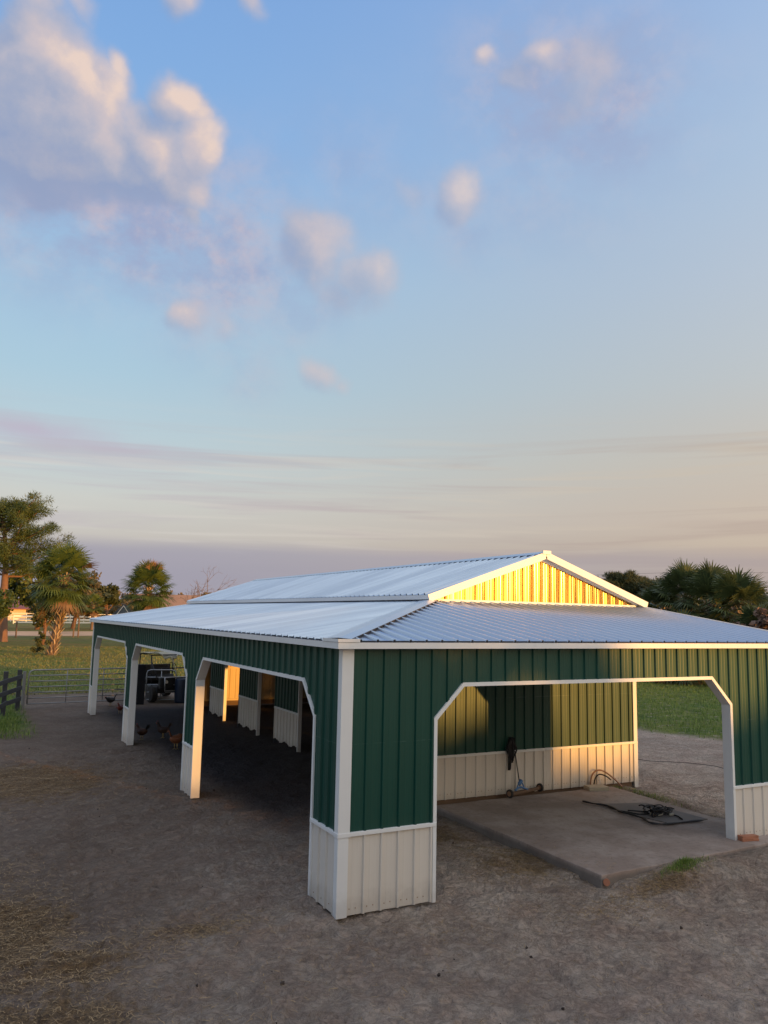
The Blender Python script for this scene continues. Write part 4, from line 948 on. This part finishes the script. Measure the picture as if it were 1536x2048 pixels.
def pine(loc, h, label, seed, tr=.45, crown0=.45, spread=5.0, n_br=46, lean=(0,0), m='needle', name='pine_tree', dens=34, csize=.42, group=None, cat='pine', topflat=.75):
    rn = np.random.default_rng(seed); e = empty(name, loc); tag(e, label, cat, group)
    tp = smoothp([(0,0,-.3),(lean[0]*.2,lean[1]*.2,h*.3),(lean[0]*.6+.25,lean[1]*.6,h*.62),(lean[0],lean[1],h*.93)], 7)
    b = B(); b.tube(tp, [tr*(1-.80*i/(len(tp)-1))+(.12 if i == 0 else 0) for i in range(len(tp))], 12); b.build('trunk', MT['pinebark'], e, True)
    pts, rad = [], []; bb = B(); L_ = len(tp)-1
    for k in range(n_br):
        t = crown0+(1-crown0)*((k+rn.random())/n_br); i = min(int(t*L_), L_-1); c = Vector(tp[i].lerp(tp[i+1], t*L_-i)); a = k*2.4+rn.normal()*.3
        prof = math.sin(math.pi*min(1, max(0,(t-crown0)/(1-crown0))*.62+.28))**.8
        L1 = spread*prof*(.65+.45*rn.random()); el_ = .10+.55*t*rn.random()
        d = Vector((math.cos(a)*math.cos(el_), math.sin(a)*math.cos(el_), math.sin(el_)))
        q = [c, c+d*L1*.4+Vector((0,0,-.03*L1)), c+d*L1*.75+Vector((0,0,.04*L1)), c+d*L1+Vector((0,0,.15*L1))]
        r0 = tr*.34*(1-t*.5); bb.tube(q, [r0, r0*.7, r0*.45, r0*.2], 6)
        for s_ in np.linspace(.42, 1.05, 8):
            base = q[0].lerp(q[3], s_); 
            for _ in range(2):
                pts.append(np.array(base)+rn.normal(size=3)*[.5,.5,.28]*(.3+L1*.16)); rad.append(.45+.30*rn.random())
    bb.build('limbs', MT['pinebark'], e, True)
    leaves_obj('crown', clump(pts, rad, dens, csize, rn, topflat, True), 3, MT[m], e, np.repeat(rn.random(len(pts))*.7, dens)+rn.random(len(pts)*dens)*.3)
    return e
pine((0.0,84.5,0), 14.8, 'tall pine with reddish trunk and open crown at the left edge', 11, 0.55, .50, 5.7, 40, (-1.0,0), dens=95, csize=.30)
def bushy(loc, h, w_, label, seed, m='leaf', name='tree', cat='tree', n=60, per=70, size=.5, trunk=True, group=None, base=.18, depth=None):
    rn = np.random.default_rng(seed); e = empty(name, loc); tag(e, label, cat, group); depth = depth or w_
    if trunk:
        b = B()
        b.tube([(0,0,-.2),(.05*w_,0,h*.3),(0,.03*w_,h*.6)], [.035*h,.025*h,.012*h], 8)
        for k in range(6):
            a = k*1.05; b.tube([(0,0,h*(.25+.05*k)),(math.cos(a)*w_*.2,math.sin(a)*depth*.2,h*(.45+.05*k)),(math.cos(a)*w_*.36,math.sin(a)*depth*.36,h*(.6+.04*k))], [.018*h,.012*h,.005*h], 6)
        b.build('trunk', MT['pinebark'], e, True)
    pts, rad = [], []
    for k in range(n):
        u = rn.normal(size=3); u /= np.linalg.norm(u); r = rn.random()**.4; z_ = h*(base+(1-base)/2)+u[2]*r*h*(1-base)/2*.86
        pts.append([u[0]*r*w_*.42, u[1]*r*depth*.42, z_]); rad.append(h*.10*(.7+.8*rn.random()))
    leaves_obj('crown', clump(pts, rad, per, size, rn, .8), 4, MT[m], e, np.repeat(rn.random(len(pts))*.7, per)+rn.random(len(pts)*per)*.3)
    return e
# left background
bushy((1.3,57.0,0), 1.9, 1.6, 'low dark bush at the foot of the big palm', 21, 'leaf', 'bush', 'bush', 16, 40, .22, False, base=.0)
bushy((3.2,76,0), 5.4, 3.0, 'dark young evergreen leaning out beside the palm trunk', 22, 'leaf', 'young_tree', 'tree', 34, 60, .3, base=.28)
bushy((-1.1,72,0), 6.0, 2.6, 'bright green sapling crown at the far left edge before the pine', 23, 'needle', 'young_tree', 'tree', 34, 60, .32, base=.35)
bushy((7.6,140,0), 12, 13, 'spreading yellow-green tree left of the palm trunk in the distance', 24, 'needle', 'tree', 'tree', 70, 60, .7, base=.3)
bushy((14.5,150,0), 12, 12, 'low olive tree directly behind the palm trunk', 25, 'warmleaf', 'tree', 'tree', 60, 60, .7, base=.2)
palm(at(7.9,0,152), 4.4, 2.2, 'small distant palm with bare pale trunk right of the big palm', 'palmleaf', 34, seed=9, boots=False, trunk_r=.33, dead=.3)
palm(at(11.4,0,83), 5.8, 2.75, 'round-headed cabbage palm rising behind the low roof', 'palmleaf', 70, seed=5, trunk_r=.34, dead=.10)
# far woodland, both sides, built as masses of foliage
def woods(name, label, az0, az1, d0, d1, hmin, hmax, n, per, size, m, seed):
    rn = np.random.default_rng(seed); pts, rad = [], []
    for k in range(n):
        a = R(az0+(az1-az0)*(k+rn.random())/n); d = d0+(d1-d0)*rn.random(); hh = hmin+(hmax-hmin)*rn.random()**1.3
        c = np.array([CAM.x+d*math.sin(a), CAM.y+d*math.cos(a), 0]); wd = hh*.42
        for j in range(11):
            u = rn.normal(size=3); u /= np.linalg.norm(u); pts.append(c+[u[0]*wd*.6, u[1]*wd*.6, hh*(.08+.84*j/10)]); rad.append(wd*(.30+.30*math.sin(math.pi*(.15+.8*j/10))))
    o = leaves_obj(name, clump(pts, rad, per, size, rn, .9), 4, MT[m], None, np.repeat(rn.random(len(pts))*.7, per)+rn.random(len(pts)*per)*.3)
    o['kind'] = 'stuff'; o['label'] = label; o['category'] = 'woodland'
woods('distant_woodland', 'hazy brown-green line of far trees behind the white fences', -4, 24, 300, 360, 7, 11.5, 90, 30, 1.3, 'warmleaf', 31)
woods('pine_woodland', 'dark green wood beyond the right end of the barn', 40, 62, 170, 210, 8.5, 12, 70, 40, .8, 'leaf', 32)
bushy(at(8.7,0,240), 11.0, 9, 'rounded dark tree standing just above the far tree line', 41, 'leaf', 'tree', 'tree', 50, 50, 1.1, base=.35)
bushy(at(10.9,0,225), 6.5, 9, 'olive tree beside the slate shed', 42, 'warmleaf', 'tree', 'tree', 40, 50, .9, base=.1)
for i, (a, d, h_, lb) in enumerate(((43.5,150,10.6,'second dark pine from the left in the wood beyond the gable'),(44.6,150,11.8,'tallest dark pine in the middle of the wood beyond the gable'),(42.6,165,10.0,'dark pine emerging right behind the gable rake'),(45.6,155,11.2,'fourth dark pine from the left in the wood, left of the palm clump'),(46.6,148,10.2,'last dark pine of the wood, touching the palm clump'))):
    pine(at(a,0,d), h_, lb, 50+i, .4, .12, 4.2, 46, (0,0), 'leaf', dens=60, csize=.5)
# palm clump on the right
for i, (a, d, h_, cr_, lb) in enumerate(((47.2,56,4.3,1.9,'small slender palm at the left of the right-hand palm clump'),(48.7,54,4.9,2.3,'tallest palm at the left centre of the right-hand clump'),(50.3,52,4.6,2.3,'broad dark palm in the middle of the right-hand clump'),(51.9,50,4.3,2.3,'bushy palm at the right centre of the right-hand clump'),(53.0,47,2.6,1.9,'lower palm with drooping fronds at the right end of the clump'),(48.2,49,1.8,2.3,'low palm filling the front of the right-hand clump'))):
    palm(at(a,0,d), h_, cr_, lb, 'palmdark', 44, seed=60+i, trunk_r=.30, dead=.16, group='palms growing in a clump on the right')
palm(at(54.2,0,75), 3.6, 2.2, 'partly cut-off palm at the right edge of the picture', 'palmdark', 40, seed=71, boots=False, dead=.2)
bushy(at(53.6,0,46), 4.4, 4.5, 'reddish-brown leafless thicket at the right edge beyond the roof', 72, 'brownbush', 'thicket', 'bush', 50, 70, .35, base=0)
# bare tree behind the roof
def bare(loc, h, label, seed):
    rn = np.random.default_rng(seed); e = empty('bare_tree', loc); tag(e, label, 'tree'); b = B(); b2 = B()
    def grow(p, d, L, r, dep):
        q = p+d*L*.5+Vector(rn.normal(size=3))*L*.06; s = p+d*L+Vector(rn.normal(size=3))*L*.08
        (b if dep < 2 else b2).tube([p, q, s], [r, r*.85, r*.65], 6 if dep < 3 else 4)
        if dep > 5: return
        for k in range(3 if dep < 4 else 2):
            nd = (d+Vector(rn.normal(size=3))*.55+Vector((0,0,.10))).normalized(); grow(s, nd, L*(.66+.2*rn.random()), r*.62, dep+1)
    grow(Vector((0,0,-.2)), Vector((0,0,1)), h*.30, h*.022, 0); b.build('trunk', MT['bare_twig'], e, True); b2.build('crown', MT['bare_twig'], e, True)
bare(at(14.6,0,100), 8.0, 'leafless grey-brown tree showing above the barn roof', 81)
# ------------------------------------------------------------------ far buildings
def gabled(name, loc, rz, w_, d_, h_, rh, wallm, roofm, label, ov=.5, frame=None, cat='building'):
    e = empty(name, loc, rz); tag(e, label, cat); b = B()
    b.box((-w_/2,-d_/2,0),(w_/2,d_/2,h_)); b.face([(-w_/2,-d_/2,h_),(w_/2,-d_/2,h_),(0,-d_/2,h_+rh)]); b.face([(-w_/2,d_/2,h_),(0,d_/2,h_+rh),(w_/2,d_/2,h_)]); b.build('wall', MT[wallm], e)
    b = B()
    for s in (-1,1): b.beam((s*(w_/2+ov)/2,-d_/2-ov,h_+rh/2), (s*(w_/2+ov)/2,d_/2+ov,h_+rh/2), .01, .01)
    b = B()
    for s in (-1,1):
        A = [(0,-d_/2-ov,h_+rh+.1),(s*(w_/2+ov),-d_/2-ov,h_-rh*ov/(w_/2)+.1),(s*(w_/2+ov),d_/2+ov,h_-rh*ov/(w_/2)+.1),(0,d_/2+ov,h_+rh+.1)]
        b.face(A); b.face([(p[0],p[1],p[2]+.18) for p in A]); b.face([A[1],A[2],(A[2][0],A[2][1],A[2][2]+.18),(A[1][0],A[1][1],A[1][2]+.18)]); b.face([A[0],A[1],(A[1][0],A[1][1],A[1][2]+.18),(A[0][0],A[0][1],A[0][2]+.18)])
    b.build('roof', MT[roofm], e)
    return e
rb = gabled('horse_barn', at(2.35,0,262), R(-68), 11, 9, 3.6, 2.2, 'shedwall', 'redroof', 'small tan barn with a faded red roof beyond the fences at far left', .9)
b = B(); b.box((1.2,-4.62,.6),(5.4,-4.52,2.9)); b.build('opening_shade_panel', MT['shedblue'], rb)  # dark panel stands in for the shade inside an opening
sh = gabled('garden_shed', at(9.9,0,190), R(-10), 4.6, 4.4, 2.6, 2.2, 'shedblue', 'shedblue', 'slate-blue shed with white-framed gable left of the round palm', .2)
b = B()
for x_ in (-1.6,1.2,2.2): b.box((x_-.12,-2.35,0),(x_+.12,-2.21,2.6))
b.box((-1.6,-2.36,2.5),(2.2,-2.22,2.75)); b.beam((-1.6,-2.3,2.6),(-.2,-2.3,4.6),.12,.2,upv=(0,1,0)); b.beam((1.2,-2.3,2.6),(-.2,-2.3,4.6),.12,.2,upv=(0,1,0)); b.build('white_frame', MT['fencewhite'], sh)
hs = gabled('house', at(13.4,0,170), R(80), 12, 15, 3.4, 3.3, 'shedwall', 'brownroof', 'tan house with brown shingle roof peeping over the barn between palm and bare tree', .6)
# power lines
pw = empty('power_line', (0,0,0)); tag(pw, 'thin power line crossing the sky beyond the right-hand palms', 'power line')
b = B(); b.tube([Vector(at(25,0,260,14)), Vector(at(38,0,235,15.5)), Vector(at(50,0,225,16.8)), Vector(at(64,0,230,15.2))], .028, 5); b.build('wire', MT['blackmetal'], pw)
for a, d, h_ in ((20,270,15),(66,232,16)):
    p = Vector(at(a,0,d)); b = B(); b.tube([p, p+Vector((0,0,h_))], .16, 8); b.build('pole', MT['wood'], pw)

# ================================================================== TREE BELT behind the viewpoint (unseen, added and shaped to throw the evening shade)
def shade_T(s):
    pts = [(-14,3.0),(-4,3.3),(2.35,3.4),(3.9,3.35),(4.5,2.45),(5.2,1.75),(6.6,1.75),(7.1,2.0),(8.0,2.0),(8.3,.8),(10.8,.6),(11.5,1.3),(16,1.5),(40,1.6),(75,1.6)]
    return float(np.interp(s, [p[0] for p in pts], [p[1] for p in pts]))
def belt():
    rn = np.random.default_rng(5); DD = 70.0; base = Vector((SD.x, SD.y, 0)).normalized(); tz = SD.z/math.hypot(SD.x, SD.y)
    cuts = [-14,-8,-2.4,2.35,4.6,8.2,11.2,16,22,29,37,46,56,66,76]
    for i, (a, e_) in enumerate(zip(cuts, cuts[1:])):
        mid_ = (a+e_)/2; g0 = Vector((mid_,0,0))+base*DD; e = empty('shade_oak', (g0.x, g0.y, 0)); tag(e, 'unseen shade oak added behind the viewpoint, '+('first','second','third','fourth','fifth','sixth','seventh','eighth','ninth','tenth','eleventh','twelfth','thirteenth','last')[i]+' of its row counted from the west', 'tree', 'unseen oaks added behind the viewpoint for shade')
        wd = e_-a; n = int(wd*760); F = []
        for k in range(n):
            s = a+wd*rn.random()+rn.normal()*.05; dp = DD+rn.uniform(-2.2, 2.2); topz = shade_T(s)+dp*tz+.10*math.sin(s*5.1)+.06*math.sin(s*11)
            z_ = .6+(topz-.6)*rn.random()**.8
            z_eq = z_-dp*tz
            if 2.5 < s < 3.2 and .45 < z_eq < 2.5: continue  # gap shaped in the crowns to let sun onto the second post
            F.append([s+base.x*dp, base.y*dp, z_])
        for k in range(int(wd*200)):           # thin tops that only half shade
            s = a+wd*rn.random()
            if 12.9 < s < 13.85 or 15.2 < s < 16.9: dp = DD+rn.uniform(-2.2, 2.2); F.append([s+base.x*dp, base.y*dp, dp*tz+shade_T(s)+rn.random()*2.6])
        F = np.array(F)-np.array([g0.x, g0.y, 0])
        u = rn.normal(size=(len(F),3)); u /= np.linalg.norm(u,axis=1,keepdims=True); v = np.cross(u, rn.normal(size=(len(F),3))); v /= np.linalg.norm(v,axis=1,keepdims=True)
        sz = .17+.1*rn.random((len(F),1)); leaves_obj('crown', np.stack([F-u*sz, F-v*sz, F+u*sz, F+v*sz], 1), 4, MT['leaf'], e)
        b = B(); b.tube([(0,0,-.2),(.2,0,2.5),(0,.2,4.5)], [.35,.25,.1], 8); b.build('trunk', MT['pinebark'], e, True)
belt()

# unseen house added behind the camera to block low sky and its reflections
vh = gabled('sky_block_house', (-6.5,-15.5,0), 0, 19.0, 10.0, 3.1, 2.6, 'shedwall', 'brownroof', 'unseen tan house added behind the viewpoint to block low sky', .5, cat='house')
b = B()
for x_ in (-6.5,-2.2,3.0,7.0): b.box((x_-.6,5.0,.9),(x_+.6,5.03,2.1))
b.build('window', MT['shedblue'], vh)

# ================================================================== GROUND LITTER
def blades(name, XY, Z0, length, width, upr, m, rn, label, cat, curl=.12):
    N = len(XY); a = rn.random(N)*2*np.pi; el_ = upr[0]+(upr[1]-upr[0])*rn.random(N)
    d = np.stack([np.cos(a)*np.cos(el_), np.sin(a)*np.cos(el_), np.sin(el_)], 1); sd = np.stack([-np.sin(a), np.cos(a), np.zeros(N)], 1)
    L = (length[0]+(length[1]-length[0])*rn.random(N)**1.5)[:,None]; wv = (width*(.6+.8*rn.random(N)))[:,None]
    p = np.concatenate([XY, Z0[:,None]], 1); q = p+d*L*.5+sd*L*(rn.random((N,1))-.5)*curl; r = p+d*L; up_ = np.array([[0,0,1]])*wv*.5
    A = np.stack([p-sd*wv/2, p+sd*wv/2, q+sd*wv/2+up_, q-sd*wv/2+up_], 1); Bq = np.stack([q-sd*wv/2+up_, q+sd*wv/2+up_, r+sd*wv*.15, r-sd*wv*.15], 1)
    o = leaves_obj(name, np.concatenate([A, Bq]), 4, MT[m], None, np.tile(rn.random(N), 2)); o['kind'] = 'stuff'; o['label'] = label; o['category'] = cat; return o
def scatter(regions, rn):
    out = []
    for (cx, cy, rx, ry, n, ang) in regions:
        u = rn.normal(size=(n,2))*[rx, ry]*.55; c, s = math.cos(ang), math.sin(ang)
        out.append(np.stack([cx+u[:,0]*c-u[:,1]*s, cy+u[:,0]*s+u[:,1]*c], 1))
    return np.concatenate(out)
rn = np.random.default_rng(17)
XY = scatter([(-2.6,9.3,1.9,2.4,9000,.2),(-3.4,1.1,.9,1.4,2900,0),(-2.9,0.0,1.2,.8,1200,0),(-3.1,-1.2,1.0,.9,1300,0),(-1.5,.35,.9,.35,700,.1),(-3.4,3.2,.7,1.2,900,0),(-1,-1.5,2.5,1.5,250,0),(0,-2.5,4,1.6,350,0),(3.2,-1.2,.8,.35,500,-.2),(3.2,.8,.9,.8,3000,0),(2.9,2.4,.6,1.3,1800,0),(4.4,-.75,.9,.25,1200,.1),(1.5,-.8,3.2,.8,500,0),(7.9,2.0,.25,1.3,600,0),(3.9,-.1,.22,.2,160,0),(4,-3.2,4,1.2,500,0)], rn)
ok = ~((XY[:,0] > 3.62)&(XY[:,0] < 7.6)&(XY[:,1] > -.4)&(XY[:,1] < 3.7)); onslab = ~ok
Z0 = np.where(onslab, SZ+.004, ground_z(XY[:,0], XY[:,1])+.004)+rn.random(len(XY))*.012
keep = ~(onslab & (rn.random(len(XY)) > .12)); XY, Z0 = XY[keep], Z0[keep]
blades('straw_litter', XY, Z0, (.02,.12), .0045, (-.02,.12), 'straw', rn, 'loose golden straw scattered over the dirt yard', 'straw')
gx = scatter([(4.9,-.62,.42,.10,900,.1),(5.0,-.55,.16,.06,500,.1),(7.85,2.9,.22,.7,900,0),(7.7,1.0,.12,.8,500,.1),(7.75,3.7,.25,.2,500,0)], rn)
blades('grass_tufts', gx, ground_z(gx[:,0], gx[:,1]), (.02,.08), .005, (.5,1.4), 'grass', rn, 'small green grass tufts along the edges of the slab', 'grass')
N = 60000; gx = np.stack([rn.uniform(15,42,N), rn.uniform(4,34,N)], 1); sel = (gx[:,0]+.32*gx[:,1]) > 19.0+rn.normal(size=N)*.5; gx = gx[sel]
blades('paddock_grass', gx, np.full(len(gx), -.01), (.05,.16), .018, (.6,1.5), 'grass', rn, 'short green paddock grass right of the barn', 'grass')
N = 14000; gx = np.stack([rn.uniform(-7,-1.9,N), rn.uniform(15,27,N)], 1); sel = gx[:,0] < -2.1-.05*(22-gx[:,1])+rn.normal(size=len(gx))*.3; gx = gx[sel]
blades('verge_grass', gx, np.full(len(gx), -.01), (.06,.2), .014, (.6,1.5), 'grass', rn, 'dull green grass growing under the dark board fence', 'grass')
N = 60000; gx = np.stack([rn.uniform(-10,26,N), 27+rn.random(N)**1.4*45], 1)
blades('lawn_grass', gx, np.full(len(gx), -.01), (.05,.15), .026, (.5,1.4), 'lawn', rn, 'patchy sunlit lawn grass beyond the gate', 'grass')
# clods and droppings
def clods(n):
    rn = np.random.default_rng(3); bm = bmesh.new()
    for k in range(n):
        x_, y_ = (rn.uniform(-5.5,1.2), rn.uniform(-4.5,16)) if rn.random() < .6 else (rn.uniform(-2,9), rn.uniform(-5,-.7))
        if rn.random() < .25: x_, y_ = rn.uniform(.4,3.4), rn.uniform(1,18)
        s = .007+.020*rn.random()**3; r = bmesh.ops.create_icosphere(bm, subdivisions=1, radius=s, matrix=Matrix.Translation((x_, y_, float(ground_z(np.array(x_), np.array(y_)))+s*.4)))
        for v in r['verts']: v.co += Vector(rn.normal(size=3))*s*.18
    me = bpy.data.meshes.new('clods'); bm.to_mesh(me); bm.free(); o = mesh_obj('clods', me, MT['clod']); o['kind'] = 'stuff'; o['label'] = 'scattered dark clods and droppings on the dirt'; o['category'] = 'clods'
clods(110)
